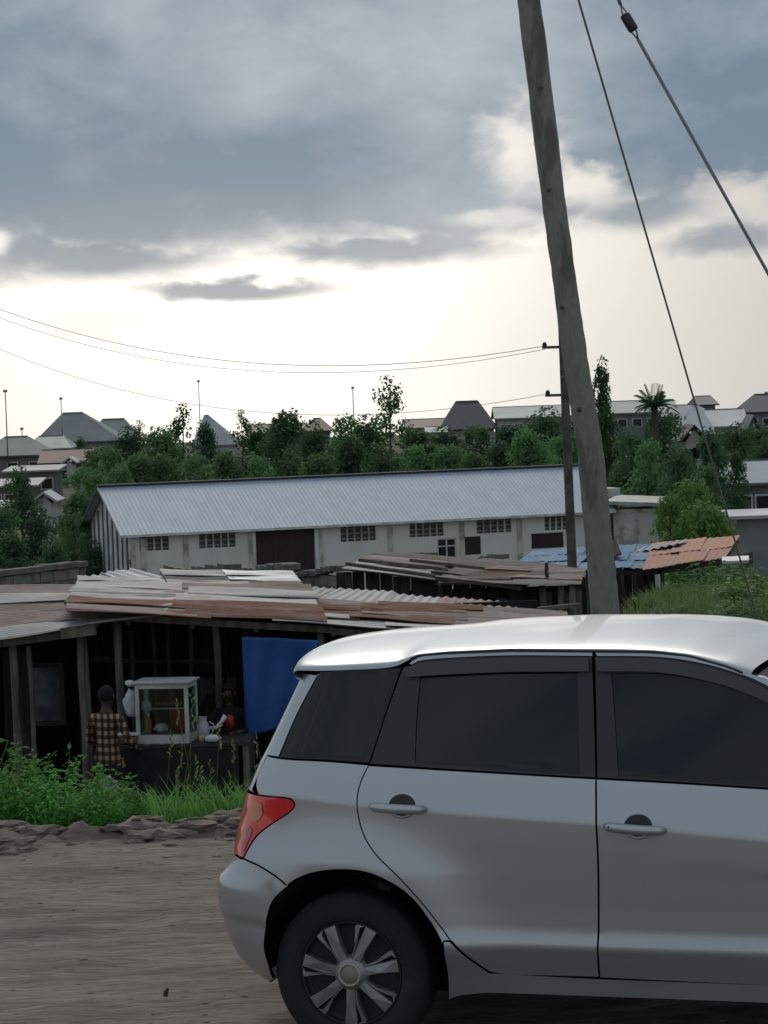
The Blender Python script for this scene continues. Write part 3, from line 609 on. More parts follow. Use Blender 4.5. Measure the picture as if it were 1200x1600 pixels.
# ================================================================ vegetation makers
def tri_leaf(b, p, n, s, asp=.55, up=None):
    """one leaf: a folded rhombus"""
    n = n.normalized(); t = (up if up is not None else Vector((random.gauss(0, 1), random.gauss(0, 1), random.gauss(0, .7)))); t = t-n*t.dot(n)
    if t.length < 1e-3: t = n.orthogonal()
    t.normalize(); w = n.cross(t)*s*asp*.5; t = t*s
    k = len(b.v); b.v += [tuple(p), tuple(p+t*.5+w+n*s*.08), tuple(p+t), tuple(p+t*.5-w+n*s*.08)]
    b.f += [(k, k+1, k+2, k+3)]
def crown(blobs, n, size, seed, droop=0.):
    random.seed(seed); b = MB(); wts = [q[3]*q[4]+q[4]*q[5] for q in blobs]
    for _ in range(n):
        q = random.choices(blobs, wts)[0]
        d_ = Vector((random.gauss(0, 1), random.gauss(0, 1), random.gauss(0, 1))).normalized()
        r_ = random.uniform(.35, 1)**.4*random.uniform(.82, 1.08)
        p = Vector((q[0]+d_.x*q[3]*r_, q[1]+d_.y*q[4]*r_, q[2]+d_.z*q[5]*r_))
        nn = d_*.9+Vector((random.gauss(0, .6), random.gauss(0, .6), random.gauss(.35, .5)))
        tri_leaf(b, p, nn, size*random.uniform(.6, 1.35), .62)
    return b
def clump(seed, W_, H_, base, n, kind='round'):
    """blobs of a crown W_ wide, H_ tall starting at base"""
    random.seed(seed); out = []
    for i in range(n):
        t = random.random()
        if kind == 'cone': rad = (1-t)*.42+.06; z = base+t*H_; a = random.uniform(0, 6.28); r0 = rad*W_*.6*random.random(); s = W_*(.17*(1-t)+.10)
        elif kind == 'tall': rad = .5*math.sin(math.pi*(t*.8+.15)); z = base+t*H_; a = random.uniform(0, 6.28); r0 = rad*W_*.7*random.random()**.5; s = W_*random.uniform(.16, .26)
        else: rad = .5*math.sin(math.pi*(t*.75+.2)); z = base+t*H_*.92; a = random.uniform(0, 6.28); r0 = rad*W_*.85*random.random()**.5; s = W_*random.uniform(.13, .22)
        out.append((r0*math.cos(a), r0*math.sin(a), z, s, s, s*random.uniform(.7, 1.0)))
    return out
def make_tree(name, label, W_, H_, base, nb, nl, size, lm, seed, kind='round', group=None):
    t = thing(name, label, 'tree', (0, 0, 0), 0, group); bl = clump(seed, W_, H_, base, nb, kind)
    random.seed(seed); b = MB(); top = base+H_*.75
    b.tube([(0, 0, -7), (.05*W_*random.uniform(-1, 1), .05*W_*random.uniform(-1, 1), base*.6), (.06*W_*random.uniform(-1, 1), 0, base+H_*.3), (0, 0, top)], [W_*.030+.03, W_*.024+.02, W_*.015+.02, .02], 8)
    b.build('trunk', 'bark', t, True)
    for q in bl[:7]:
        z0 = max(base*.5, q[2]-.35*H_*.5); MB().tube([(0, 0, z0), (q[0]*.5, q[1]*.5, (z0+q[2])/2+.1), (q[0], q[1], q[2])], [W_*.013+.012, W_*.009+.008, .008], 6).build('limb', 'bark', t, True)
    crown(bl, nl, size, seed+1).build('crown', lm, t)
    return t
TREES = {}
def far(z): return z
specs = {                     # width, height of crown, trunk base
 'mid': ('mid green bushy tree', 6, 6.5, 2.2, 34, 3600, .40, 'leaf_mid', 11, 'round'), 'mid2': ('mid green bushy tree', 5, 7.5, 2.0, 34, 3600, .38, 'leaf_mid', 12, 'round'), 'mid3': ('mid green bushy tree', 7.5, 6, 2.0, 40, 4200, .42, 'leaf_mid', 13, 'round'),
 'dark': ('dark dense tree', 7, 7, 1.8, 38, 4200, .42, 'leaf_dark', 14, 'round'), 'dark2': ('dark dense tree', 5.5, 8, 2.0, 34, 3600, .40, 'leaf_dark', 15, 'tall'),
 'bright': ('fresh light green tree', 5, 5, 1.2, 40, 3200, .30, 'leaf_bright', 16, 'round'), 'cone': ('slim pointed tree', 4, 9, 1.6, 34, 2600, .36, 'leaf_dark', 17, 'tall'), 'airy': ('open airy tree', 5.2, 6.5, 3, 17, 850, .42, 'leaf_dark', 18, 'round')}
used = {}
def spot(px):
    for lim, t_ in ((215, 'over the warehouse gable'), (345, 'below the grey-white gable roof'), (400, 'above the louvred windows'), (500, 'above the maroon sliding door'), (570, 'beside the airy tall tree'), (650, 'under the airy tall tree'), (720, 'above the white-framed window'), (790, 'below the dark hipped roof'), (870, 'just before the thick leaning pole'), (960, 'behind the thick leaning pole'), (1045, 'below the palm')):
        if px < lim: return t_
    return 'below the white tin roofs'
def tree(kind, px, top, wpx, d, label, group, stretch=1., rot=None):
    """a tree whose crown is wpx wide and tops out at row top, standing d metres away"""
    sp_ = specs[kind]; sc = wpx*d/FPX/sp_[1]; p = at(px, top, d); zb = gz(p.x, d)
    full = sp_[2]*1.0+sp_[3]                    # height of the maker's tree
    hz = max(.35, (p.z-zb)/full)
    lim = (1.25 if kind != 'cone' else 2.2)*sc
    if hz > lim: hz = lim; zb = p.z-full*hz
    if kind not in used:
        o = make_tree('leafy_tree', label, *sp_[1:4], *sp_[4:9], sp_[9]); used[kind] = o; o.location = (p.x, d, zb); o.rotation_euler.z = rot or 0; o.scale = (sc, sc, hz)
        if group: o['group'] = group
        return o
    o = dup(used[kind], (p.x, d, zb), rot if rot is not None else random.uniform(0, 6.28), (sc, sc, hz), label, group)
    if not group and 'group' in o: del o['group']
    return o
# ================================================================ trees, back to front
random.seed(3)
G0 = 'trees in the belt behind the long white roof'
rowA = [(150, 'mid'), (205, 'dark'), (255, 'mid3'), (400, 'dark'), (445, 'dark2'), (490, 'dark'), (535, 'mid'), (575, 'dark'), (650, 'mid2'), (690, 'dark'), (745, 'mid'), (800, 'dark2'), (850, 'dark'), (905, 'mid'), (1130, 'dark'), (1190, 'dark')]
topsA = {150: 702, 205: 670, 255: 672, 400: 668, 445: 655, 490: 662, 535: 652, 575: 655, 650: 668, 690: 672, 745: 668, 800: 672, 850: 640, 905: 650, 1130: 672, 1190: 664}
LA = {'mid': 'mid green tree in the back row of the tree belt', 'mid2': 'mid green tree in the back row of the tree belt', 'mid3': 'mid green tree in the back row of the tree belt', 'dark': 'dark dense tree in the back row of the tree belt', 'dark2': 'dark dense tree in the back row of the tree belt', 'bright': 'fresh light green tree in the front row of the tree belt'}
for px, k in rowA: tree(k, px, topsA[px]+random.uniform(-3, 3), random.uniform(85, 115), random.uniform(232, 262), LA[k].replace('of the tree belt', '')+spot(px), G0)
LB = {'mid': 'mid green round tree close behind the warehouse ridge', 'mid2': 'mid green round tree close behind the warehouse ridge', 'mid3': 'mid green round tree close behind the warehouse ridge', 'dark': 'dark green tree close behind the warehouse ridge', 'dark2': 'dark green tree close behind the warehouse ridge'}
x = 175
i = 0
while x < 1000:
    k = ['mid', 'mid2', 'mid3', 'mid', 'dark'][i % 5] if x < 350 or 560 < x < 720 else ['mid', 'dark', 'mid2', 'dark2', 'mid3'][i % 5]
    tree(k, x, random.uniform(692, 716) if x < 820 else random.uniform(672, 700), random.uniform(70, 100), random.uniform(185, 205), LB[k].replace('close behind the warehouse ridge', 'just behind the roof ridge ')+spot(x), 'trees close behind the warehouse'); x += random.uniform(36, 56); i += 1
# tall ones that stand out against the sky
tree('airy', 285, 628, 62, 245, 'tall open-crowned tree beside a grey-white gable roof', None); tree('dark2', 322, 672, 56, 243, 'low dark tree in front of the grey-white gable roof', None)
tree('airy', 376, 638, 36, 255, 'small open tree with a loose round top against the sky', None)
tree('airy', 607, 584, 64, 240, 'tallest airy tree, its tapering crown full of sky gaps', None)
tree('airy', 430, 652, 50, 262, 'low loose tree on the ridge left of the pointed bush', None)
tree('cone', 941, 574, 46, 190, 'tall slim dark tree behind the thick wooden pole', None); tree('dark', 945, 640, 70, 188, 'dark tree at the foot of the slim tall tree', None)
tree('airy', 218, 655, 26, 275, 'tiny tree standing on the ridge beside the hipped roof', None)
# right-hand thicket
GR_ = 'trees of the thicket on the right'
for px, top, w, d_, k in ((985, 672, 80, 170, 'dark'), (1035, 640, 95, 215, 'dark'), (1010, 690, 90, 165, 'mid'), (1060, 700, 90, 160, 'dark'), (1110, 690, 85, 165, 'dark2'), (1150, 668, 80, 180, 'dark'), (1195, 690, 90, 175, 'dark'), (975, 725, 90, 172, 'dark'), (1060, 735, 100, 166, 'dark'), (1105, 725, 60, 150, 'mid2'), (1165, 668, 60, 200, 'mid'), (1000, 745, 80, 168, 'dark'), (1150, 715, 46, 148, 'dark2')):
    tree(k, px, top, w, d_, {'dark': 'dark dense', 'dark2': 'dark upright', 'mid': 'mid green bushy', 'mid2': 'mid green narrow'}[k]+(' tree deep in the thicket ' if d_ > 168 else ' tree at the front of the thicket ')+('behind the stained annex' if px < 1000 else 'below the palm' if px < 1045 else 'below the beige gable house' if px < 1100 else 'beside the blue-grey roof' if px < 1140 else 'above the blue-grey roof'), GR_)
tree('bright', 1080, 752, 125, 120, 'fresh light green tree glowing behind the orange and blue shed', None)
tree('bright', 1105, 788, 140, 116, 'low light green bush at the foot of the light green tree', None)
tree('bright', 1045, 775, 75, 118, 'small light green sapling leaning on the light green tree', None)
# left-hand thicket in front of the houses
for px, top, w, d_, k in ((150, 738, 90, 180, 'mid'), (185, 728, 80, 190, 'mid'), (120, 765, 80, 172, 'mid2'), (30, 735, 70, 178, 'dark'), (60, 800, 90, 166, 'dark'), (5, 790, 80, 165, 'dark'), (115, 800, 90, 160, 'mid'), (125, 684, 30, 300, 'dark'), (148, 850, 70, 152, 'dark'), (85, 845, 80, 150, 'dark'), (20, 845, 80, 150, 'dark2'), (138, 790, 44, 155, 'dark2')):
    tree(k, px, top, w, d_, {'dark': 'dark dense', 'dark2': 'dark upright', 'mid': 'mid green bushy', 'mid2': 'mid green narrow'}[k]+' tree in the gully '+('above the long block wall' if top > 830 else 'against the warehouse gable' if px > 130 else 'around the white hut' if px > 50 else 'below the flat pale roof' if top < 760 else 'beside the small white shack'), 'trees in the gully left of the warehouse')
# oil palm
pp = at(1022, 630, 205); t = thing('palm_tree', 'feather-leaved palm rising over the thicket against the pale sky', 'palm', (pp.x, 205, gz(pp.x, 205)))
zt = pp.z-t.location.z; b = MB(); b.tube([(0, 0, -.5), (.1, 0, zt*.5), (0, 0, zt-.2)], [.28, .24, .26], 10); b.build('trunk', 'bark', t, True)
random.seed(5)
for k in range(18):
    a = k*2.4; e = .15+1.1*(k%6)/5; L = random.uniform(1.9, 2.4); b = MB(); pts = []
    for j in range(9):
        s = j/8; r_ = L*s*math.cos(e)*(1-.1*s); z = zt-.2+L*s*math.sin(e)-.9*s*s*L*.55*math.cos(e); pts.append(Vector((r_*math.cos(a), r_*math.sin(a), z)))
    b.tube(pts, [.035*(1-.8*j/8) for j in range(9)], 5)
    sd = Vector((-math.sin(a), math.cos(a), 0))
    for j in range(1, 9):
        for q in (0, .33, .66):
            p = pts[j-1].lerp(pts[j], q)
            for sg in (1, -1): tri_leaf(b, p, Vector((0, 0, 1))+sd*sg*.3, .62*(1-.5*abs(j/8-.4)), .20, up=sd*sg+(pts[j]-pts[j-1]).normalized()*.8+Vector((0, 0, -.35)))
    b.build('frond', 'leaf_dark', t)
# ================================================================ near weeds and grass
def weed(name, label, w, h, n, seed, lm, size, group=None, cat='bush'):
    t = thing(name, label, cat, group=group); random.seed(seed); stems = MB(); lv = MB()
    for i in range(n):
        a = random.uniform(0, 6.28); r0 = w*.30*random.random()**.5; lean = random.uniform(.1, .55); hh = h*random.uniform(.55, 1.05)*(1-.35*(r0/(w*.3))**2)
        base = Vector((r0*math.cos(a), r0*math.sin(a), -.1)); pts = [base+Vector((math.cos(a)*lean*w*.38*s*s, math.sin(a)*lean*w*.38*s*s, (hh+.1)*s)) for s in np.linspace(0, 1, 6)]
        stems.tube(pts, [.005, .0045, .004, .0035, .003, .002], 4, cap=False)
        for j in range(13):
            s = .18+.82*j/12; k = s*5; i0 = min(4, int(k)); p = pts[i0].lerp(pts[i0+1], k-i0); az_ = j*2.4+i
            dv = Vector((math.cos(az_), math.sin(az_), random.uniform(.1, .7)))
            for q in range(2): tri_leaf(lv, p+dv*size*.25*q, Vector((random.gauss(0, .4), random.gauss(0, .4), 1)), size*random.uniform(.7, 1.3), .5, up=dv+Vector((random.gauss(0, .5), random.gauss(0, .5), .1)))
    stems.build('stems', lm, t); lv.build('foliage', lm, t); return t
w0 = weed('weed_bush', 'bright green leafy weed bush growing at the left end of the road bank', 1.0, .8, 90, 21, 'leaf_weed', .060, 'weed bushes on the road bank')
w1 = weed('weed_bush', 'bright green leafy weed bush growing at the left end of the road bank', 1.1, .75, 80, 22, 'leaf_weed', .066, 'weed bushes on the road bank')
first = [w0, w1]; spots = [(-2.4, 15.55, .85), (-1.85, 15.4, .62), (-2.15, 16.1, .85), (-2.7, 16.2, 1.05), (-1.62, 15.5, .45), (-2.05, 15.15, .52), (-2.45, 15.1, .55), (-1.72, 15.1, .38), (-3.0, 15.8, 1.0), (-1.4, 15.25, .30)]
for i, (x, y, s) in enumerate(spots):
    lb = ('tall' if s > .8 else 'knee-high' if s > .42 else 'small')+' bright green leafy weed bush '+('well back on the road bank' if y > 15.7 else 'on the lip of the road bank' if y < 15.3 else 'in the middle of the road bank')
    if i < 2: o = first[i]; o.location = (x, y, gz(x, y)-.03); o.scale = (s,)*3; o['label'] = lb
    else: dup(first[i % 2], (x, y, gz(x, y)-.03), i*1.7, s, lb)
def blades(name, label, pts, hmin, hmax, wd, m, seed, bend=.5):
    random.seed(seed); b = MB()
    for (x, y, z) in pts:
        h = random.uniform(hmin, hmax); a = random.uniform(0, 6.28); bd = random.uniform(.15, bend)*h; dx_, dy_ = math.cos(a)*bd, math.sin(a)*bd; c = random.uniform(0, 3.14); wx, wy = math.cos(c)*wd*.5, math.sin(c)*wd*.5; k = len(b.v)
        b.v += [(x-wx, y-wy, z-.03), (x+wx, y+wy, z-.03), (x-wx*.8+dx_*.35, y-wy*.8+dy_*.35, z+h*.6), (x+wx*.8+dx_*.35, y+wy*.8+dy_*.35, z+h*.6), (x+dx_*1.1, y+dy_*1.1, z+h*.97)]
        b.f += [(k, k+1, k+3, k+2), (k+2, k+3, k+4)]
    return tag(b.build(name, m), label, 'grass', kind='stuff')
random.seed(8); pts = []
for c in range(70):
    cx, cy = random.uniform(-1.5, -.45), random.uniform(15.15, 16.6); k = random.randint(25, 48)
    pts += [(cx+random.gauss(0, .06), cy+random.gauss(0, .06), gz(cx, cy)) for _ in range(k)]
for c in range(40):
    cx, cy = random.uniform(-3.2, 1.5), random.uniform(14.95, 16.5); pts += [(cx+random.gauss(0, .05), cy+random.gauss(0, .05), gz(cx, cy)) for _ in range(14)]
blades('verge_grass', 'lush green grass blades on the bank in front of the black table', pts, .12, .34, .012, 'grass_blade', 9, .9)
# seed-headed tall stalks in front of the table
st = thing('seed_grass', 'tall thin seed-headed grass stalks standing before the black table', 'grass', (0, 0, 0)); random.seed(31)
for i in range(26):
    x, y = random.uniform(-1.45, -.35), random.uniform(15.8, 17.2); z = gz(x, y); h = random.uniform(.5, .95); a = random.uniform(-1, 1)*.14; b = MB(); top = Vector((x+a, y, z+h))
    b.tube([(x, y, z-.05), (x+a*.4, y, z+h*.6), top], [.004, .003, .002], 4)
    for j in range(10): tri_leaf(b, top+Vector((0, 0, -.10+.016*j)), Vector((random.gauss(0, 1), random.gauss(0, 1), .2)), .035, .4, up=Vector((random.gauss(0, .6)+a*3, random.gauss(0, .6), 1)))
    b.build('stalk', 'grass_far', st)
# right-hand grassy slope
random.seed(12); pts = []
for _ in range(24000):
    y = random.uniform(16, 62); x = random.uniform(2.2+.02*(y-20), 6+y*.16); pts.append((x, y, gz(x, y)))
for _ in range(5000):
    y = random.uniform(17, 60); x = random.uniform(-8-y*.12, -4.9-y*.03 if y < 36 else -6); pts.append((x, y, gz(x, y)))
blades('meadow_grass', 'rough green grass covering the open slopes beyond the road', pts, .15, .45, .030, 'grass_far', 13, .7)
wr = weed('shrub', 'leafy green shrub on the grassy slope beyond the silver car', 1.6, 1.3, 110, 41, 'leaf_mid', .10, 'shrubs on the grassy slope')
wr2 = weed('shrub', 'leafy green shrub on the grassy slope beyond the silver car', 1.5, 1.1, 100, 42, 'leaf_bright', .10, 'shrubs on the grassy slope')
fs_ = [wr, wr2]; sp2 = [(1165, 940, 34, .8), (1192, 885, 42, 1.1), (1125, 905, 50, .9), (1070, 905, 56, .8), (1105, 885, 57, 1.0), (1140, 955, 30, .5), (1195, 945, 28, .6), (1010, 940, 50, .5), (975, 948, 46, .4), (1185, 850, 57, 1.2), (1050, 945, 40, .5), (1080, 960, 32, .35), (1160, 865, 60, 1.1), (1195, 915, 34, .7), (1035, 925, 56, .6)]
def shl(px, py, i): return ('mid green' if (i if i < 2 else (i*5//3) % 2) == 0 else 'light green')+' leafy shrub on the slope '+('beside the shed posts' if px < 1045 else 'under the orange roof' if px < 1115 and py < 920 else 'by the gable end of the orange roof' if py < 900 else 'low in the grass beyond the car roof')
for i, (px, py, y, s) in enumerate(sp2):
    p = at(px, py, y); z = gz(p.x, y)-.05; s2 = max(.25, min(1.3, (p.z-z)/1.2)); lo = (p.x, y, z)
    if i < 2: fs_[i].location = lo; fs_[i].scale = (s*1.15, s*1.15, s2); fs_[i]['label'] = shl(px, py, i)
    else: dup(fs_[(i*5//3) % 2], lo, i*2.1, (s*1.15, s*1.15, s2), shl(px, py, i))
# ================================================================ warehouse
WA = at(190, 837, 144); WP = R(18); WU = Vector((math.cos(WP), math.sin(WP), 0)); WV = Vector((-math.sin(WP), math.cos(WP), 0)); WL = 30.2; WZ = gz(0, 150)
wh = thing('warehouse', 'long cream warehouse with a pale metal roof below the tree belt', 'warehouse', (WA.x, WA.y, WZ), WP)
EZ = WA.z-WZ; HB = 6.0; RISE = 2.64; OV = .45          # local frame: x along, y into the building, z up from the ground
def wl(px, py, v=OV):
    """(x, z) in the warehouse frame of the front wall point seen there"""
    o = WA+WV*v; r_ = Vector(ray(px, py)); t = (o-Vector(_C)).dot(WV)/r_.dot(WV); p = Vector(_C)+r_*t; return (p-o).dot(WU), p.z-WZ
x0w, x1w = .55, WL-.9
def rect(a, c): (xa, za), (xb, zb) = wl(*a), wl(*c); return min(xa, xb), max(xa, xb), min(za, zb), max(za, zb)
vents = [((217, 837), (265, 859)), ((310, 833), (369, 854)), ((531, 821), (588, 844)), ((639, 815), (694, 837)), ((744, 807), (800, 831)), ((850, 804), (888, 827))]
ops = [('vent', rect(*q)) for q in vents]+[('big', rect((398, 824), (494, 915))), ('door', rect((683, 842), (714, 876))), ('maroon', rect((725, 839), (752, 866))), ('maroon', rect((830, 834), (881, 855)))]
ops = [(k, (a, b_, c, min(d_, EZ-.12))) for k, (a, b_, c, d_) in ops]
fx = ops[6][1]; ops[6] = ('big', (fx[0], fx[1], 0., EZ-.12))
# front wall: a grid of panels leaving the openings free, as one mesh
cx_ = sorted({x0w, x1w}|{q for k, r_ in ops for q in r_[:2]}); cz_ = sorted({-.5, EZ+.10}|{q for k, r_ in ops for q in r_[2:]})
b = MB(); idx = {}
def vid(x, z):
    if (x, z) not in idx: idx[(x, z)] = len(b.v); b.v.append((x, OV, z))
    return idx[(x, z)]
for i in range(len(cx_)-1):
    for j in range(len(cz_)-1):
        mx, mz = (cx_[i]+cx_[i+1])/2, (cz_[j]+cz_[j+1])/2
        if any(r_[0] < mx < r_[1] and r_[2] < mz < r_[3] for k, r_ in ops): continue
        b.f.append((vid(cx_[i], cz_[j]), vid(cx_[i+1], cz_[j]), vid(cx_[i+1], cz_[j+1]), vid(cx_[i], cz_[j+1])))
fw_ = b.build('front_wall', 'wall_cream', wh); sm = fw_.modifiers.new('thick', 'SOLIDIFY'); sm.thickness = .22; sm.offset = -1
for kx in (x0w+.15, x0w+.75, *[wl(p, 850)[0] for p in (290, 392, 500, 610, 722, 812)], x1w-.15):
    MB().box((kx, OV-.05, EZ/2-.2), (.28, .1, EZ-.1)).build('pilaster', 'wall_band', wh)
MB().box(((x0w+x1w)/2, OV-.025, EZ*.60), (x1w-x0w, .05, .14)).build('string_course', 'wall_band', wh) if False else None
for k, (xa, xb, za, zb) in ops:
    cxm, czm, w_, h_ = (xa+xb)/2, (za+zb)/2, xb-xa, zb-za
    if k == 'vent':
        o = MB().box((cxm, OV+.16, czm), (w_, .02, h_)).build('vent_window', 'vent_dark', wh)
        n_ = 5 if w_ > 2 else 4
        for q in range(n_+1): MB().box((xa+w_*q/n_, OV+.07, czm), (.09, .10, h_)).build('mullion', 'wall_band', o)
        for q in range(n_):
            for s in range(3): MB().box((xa+w_*(q+.5)/n_, OV+.12, za+h_*(s+.5)/3), (w_/n_-.14, .03, h_/3*.34), M=Matrix.Rotation(R(-30), 3, 'X')).build('louvre', 'louvre', o)
    elif k == 'big':
        o = MB().box((cxm, OV+.14, czm), (w_, .05, h_)).build('sliding_door', 'maroon', wh)
        for q in range(11): MB().box((xa+w_*(q+.5)/11, OV+.105, czm), (w_/11*.35, .03, h_-.05)).build('door_rib', 'maroon', o)
        for q in (-1, 1): MB().box((cxm+q*(w_/2+.10), OV-.06, czm), (.2, .12, h_)).build('door_jamb', 'clad_white', wh)
    elif k == 'door':
        o = MB().box((cxm, OV+.14, czm), (w_, .03, h_)).build('window', 'pane_dark', wh)
        for q in (0, .5, 1): MB().box((xa+.04+(w_-.08)*q, OV+.08, czm), (.08, .08, h_)).build('frame_bar', 'frame_white', o)
        for q in (.03, .66, .97): MB().box((cxm, OV+.083, za+h_*q), (w_, .07, .08)).build('frame_bar', 'frame_white', o)
    else:
        o = MB().box((cxm, OV+.10, czm), (w_, .04, h_)).build('shutter', 'maroon', wh)
        for q in range(5): MB().box((cxm, OV+.07, za+h_*(q+.5)/5), (w_-.06, .03, h_/5*.5)).build('slat', 'maroon', o)
# gable walls
def gable(x, nm):
    MB().prism([(x, OV+.02, -.5), (x, 2*HB-OV, -.5), (x, 2*HB-OV, EZ+.16), (x, HB, EZ+RISE-.08), (x, OV+.02, EZ+.16)], (.2, 0, 0)).build(nm, 'clad_white', wh)
gable(x0w-.02, 'gable_wall'); gable(x1w-.2, 'gable_wall')
MB().box(((x0w+x1w)/2, 2*HB-OV, EZ/2-.2), (x1w-x0w-.4, .2, EZ+.5)).build('back_wall', 'wall_cream', wh)
for k in range(9):                                           # dark strips of the cladding on the near gable
    y = OV+.5+k*(2*HB-2*OV-.8)/8; MB().box((x0w-.06, y, (EZ+RISE*(1-abs(y-HB)/HB))/2-.3), (.07, .12 if k % 2 else .20, EZ+RISE*(1-abs(y-HB)/HB)-.1)).build('cladding_strip', 'clad_dark', wh)
MB().box((x0w-.12, OV-.06, EZ*.72), (.25, .22, .25)).build('lamp_bracket', 'clad_dark', wh)
# roof sheets: each its own ribbed sheet, sharing one mesh
def ribbed(wd, ln, ribs, amp):
    b = MB(); k = 0
    xs = []
    for r_ in range(ribs):
        a = wd*r_/ribs; w = wd/ribs; xs += [(a, 0), (a+w*.72, 0), (a+w*.80, amp), (a+w*.92, amp)]
    xs.append((wd, 0)); n = len(xs)
    b.v = [(x, 0, z) for x, z in xs]+[(x, ln, z) for x, z in xs]; b.f = [(i, i+1, n+i+1, n+i) for i in range(n-1)]; return b.mesh('roof_sheet')
SL = math.hypot(HB+OV*0, RISE); ang = math.atan2(RISE, HB); NS = 30
me = ribbed(WL/NS+.04, SL+.02, 4, .014)
for i in range(NS):
    for back in (0, 1):
        o = link('roof_sheet', me, 'roof_alu', wh); o.location = (i*WL/NS-.02, 0, EZ+.002*(i % 2)) if not back else ((i+1)*WL/NS+.02, 2*HB, EZ+.002*(i % 2)); o.rotation_euler = (ang, 0, 0 if not back else math.pi)
MB().beam((0-.1, HB, EZ+RISE+.05), (WL+.1, HB, EZ+RISE+.05), .55, .07).build('ridge_cap', 'ridge', wh)
MB().beam((0, .0, EZ-.06), (WL, .0, EZ-.06), .05, .14).build('gutter', 'clad_white', wh)
for yy in (0, 2*HB): MB().beam((-.03, yy, EZ-.07), (-.03, HB, EZ+RISE-.07), .05, .16).build('barge_board', 'clad_white' if yy == 0 else 'ridge', wh)
p = at(949, 769, 160); MB().box(Vector((WU.dot(p-WA), WV.dot(p-WA), p.z-WZ)), (.8, 2.2, .55)).build('roof_vent', 'clad_white', wh)
# annex at the right-hand end
ax0, ax1 = at(958, 800, 154), at(1073, 806, 153); AZ = gz(8, 154)
an = thing('annex_shed', 'stained pale annex with a thin overhanging roof beside the warehouse', 'shed', (ax0.x, ax0.y, AZ), math.atan2(ax1.y-ax0.y, ax1.x-ax0.x)); AL = (ax1-ax0).length; AH = ax0.z-AZ+.1
MB().box((AL/2, 2.5, AH/2-.3), (AL, 5, AH+.6)).build('wall', 'annex_wall', an)
b = MB().prism([(-.4, -.6, AH+.38), (AL+.7, -.6, AH+.06), (AL+.7, 5.2, AH+.16), (-.4, 5.2, AH+.5)], (0, 0, .22)); b.build('roof_slab', 'annex_roof', an)
for q in (.62, .985): MB().box((AL*q, -.06, AH/2-.2), (.22, .14, AH+.2)).build('pillar', 'clad_white', an)
MB().box((AL*.2, -.03, AH*.72), (1.1, .05, 1.3)).build('blocked_window', 'wall_band', an); MB().box((AL*.5, -.03, AH-.06), (AL-.02, .06, .22)).build('lintel', 'wall_band', an)
# ================================================================ rough block walls between the stalls and the warehouse
bme = MB().box((0, 0, 0), (.44, .2, .215)).mesh('block'); bme.materials.append(MATS['block'])
def blockwall(label, p0, p1, rows, drop=0.):
    p0 = Vector(p0); p1 = Vector(p1); L = math.hypot(p1.x-p0.x, p1.y-p0.y); a = math.atan2(p1.y-p0.y, p1.x-p0.x); H = rows*.23; zt = min(p0.z, p1.z)-.09
    zt = (p0.z+p1.z)/2-.09
    t = thing('block_wall', label, 'wall', (p0.x, p0.y, zt-H), a); n = max(1, int(round(L/.455))); step = L/n
    MB().box((L/2, 0, H/2-.4), (L-.02, .16, H+.75)).build('mortar_core', 'mortar', t)
    for r_ in range(rows):
        for c in range(n+(r_ % 2)):
            x = (c+.5)*step-(.5*step if r_ % 2 else 0); w = step/.455
            if r_ % 2 and c in (0, n): w *= .5; x += .25*step*(1 if c == 0 else -1)
            o = link('block', bme, None, t); o.location = (x, random.uniform(-.008, .008), r_*.23+.115); o.scale = (w*.985, 1, 1)
    sl = (p1.z-p0.z); b = MB(); m_ = 10
    for i in range(m_):
        xa, xb = L*i/m_-.03*(i == 0), L*(i+1)/m_; za = H-.0+random.uniform(0, .03)+sl*(i/m_-.5); 
        b.box(((xa+xb)/2, random.uniform(-.02, .02), za+.05+random.uniform(0, .02)), (xb-xa+.01, .30+random.uniform(0, .05), .11))
    b2 = bmesh.new(); me_ = b.mesh('coping'); b2.from_mesh(me_); bmesh.ops.remove_doubles(b2, verts=b2.verts, dist=.012); b2.to_mesh(me_); b2.free()
    link('coping', me_, 'cap', t); return t
random.seed(4)
blockwall('long low block wall with a rough coping behind the left stall roof', at(-40, 898, 52), at(128, 880, 55), 6)
blockwall('dark stub of block wall below the left-hand louvred windows', at(262, 893, 56), at(365, 881, 50), 5)
blockwall('weathered stub of block wall in front of the maroon sliding door', at(368, 894, 56), at(457, 880, 50), 5)
blockwall('low block wall behind the tan-roofed stall under the cream wall', at(470, 897, 55), at(540, 884, 53), 4)
blockwall('short block wall top showing above the tan stall roof', at(602, 869, 66), at(674, 864, 62), 4)
blockwall('block wall stub leading up to the maroon shutter', at(716, 880, 64), at(784, 867, 60), 5)
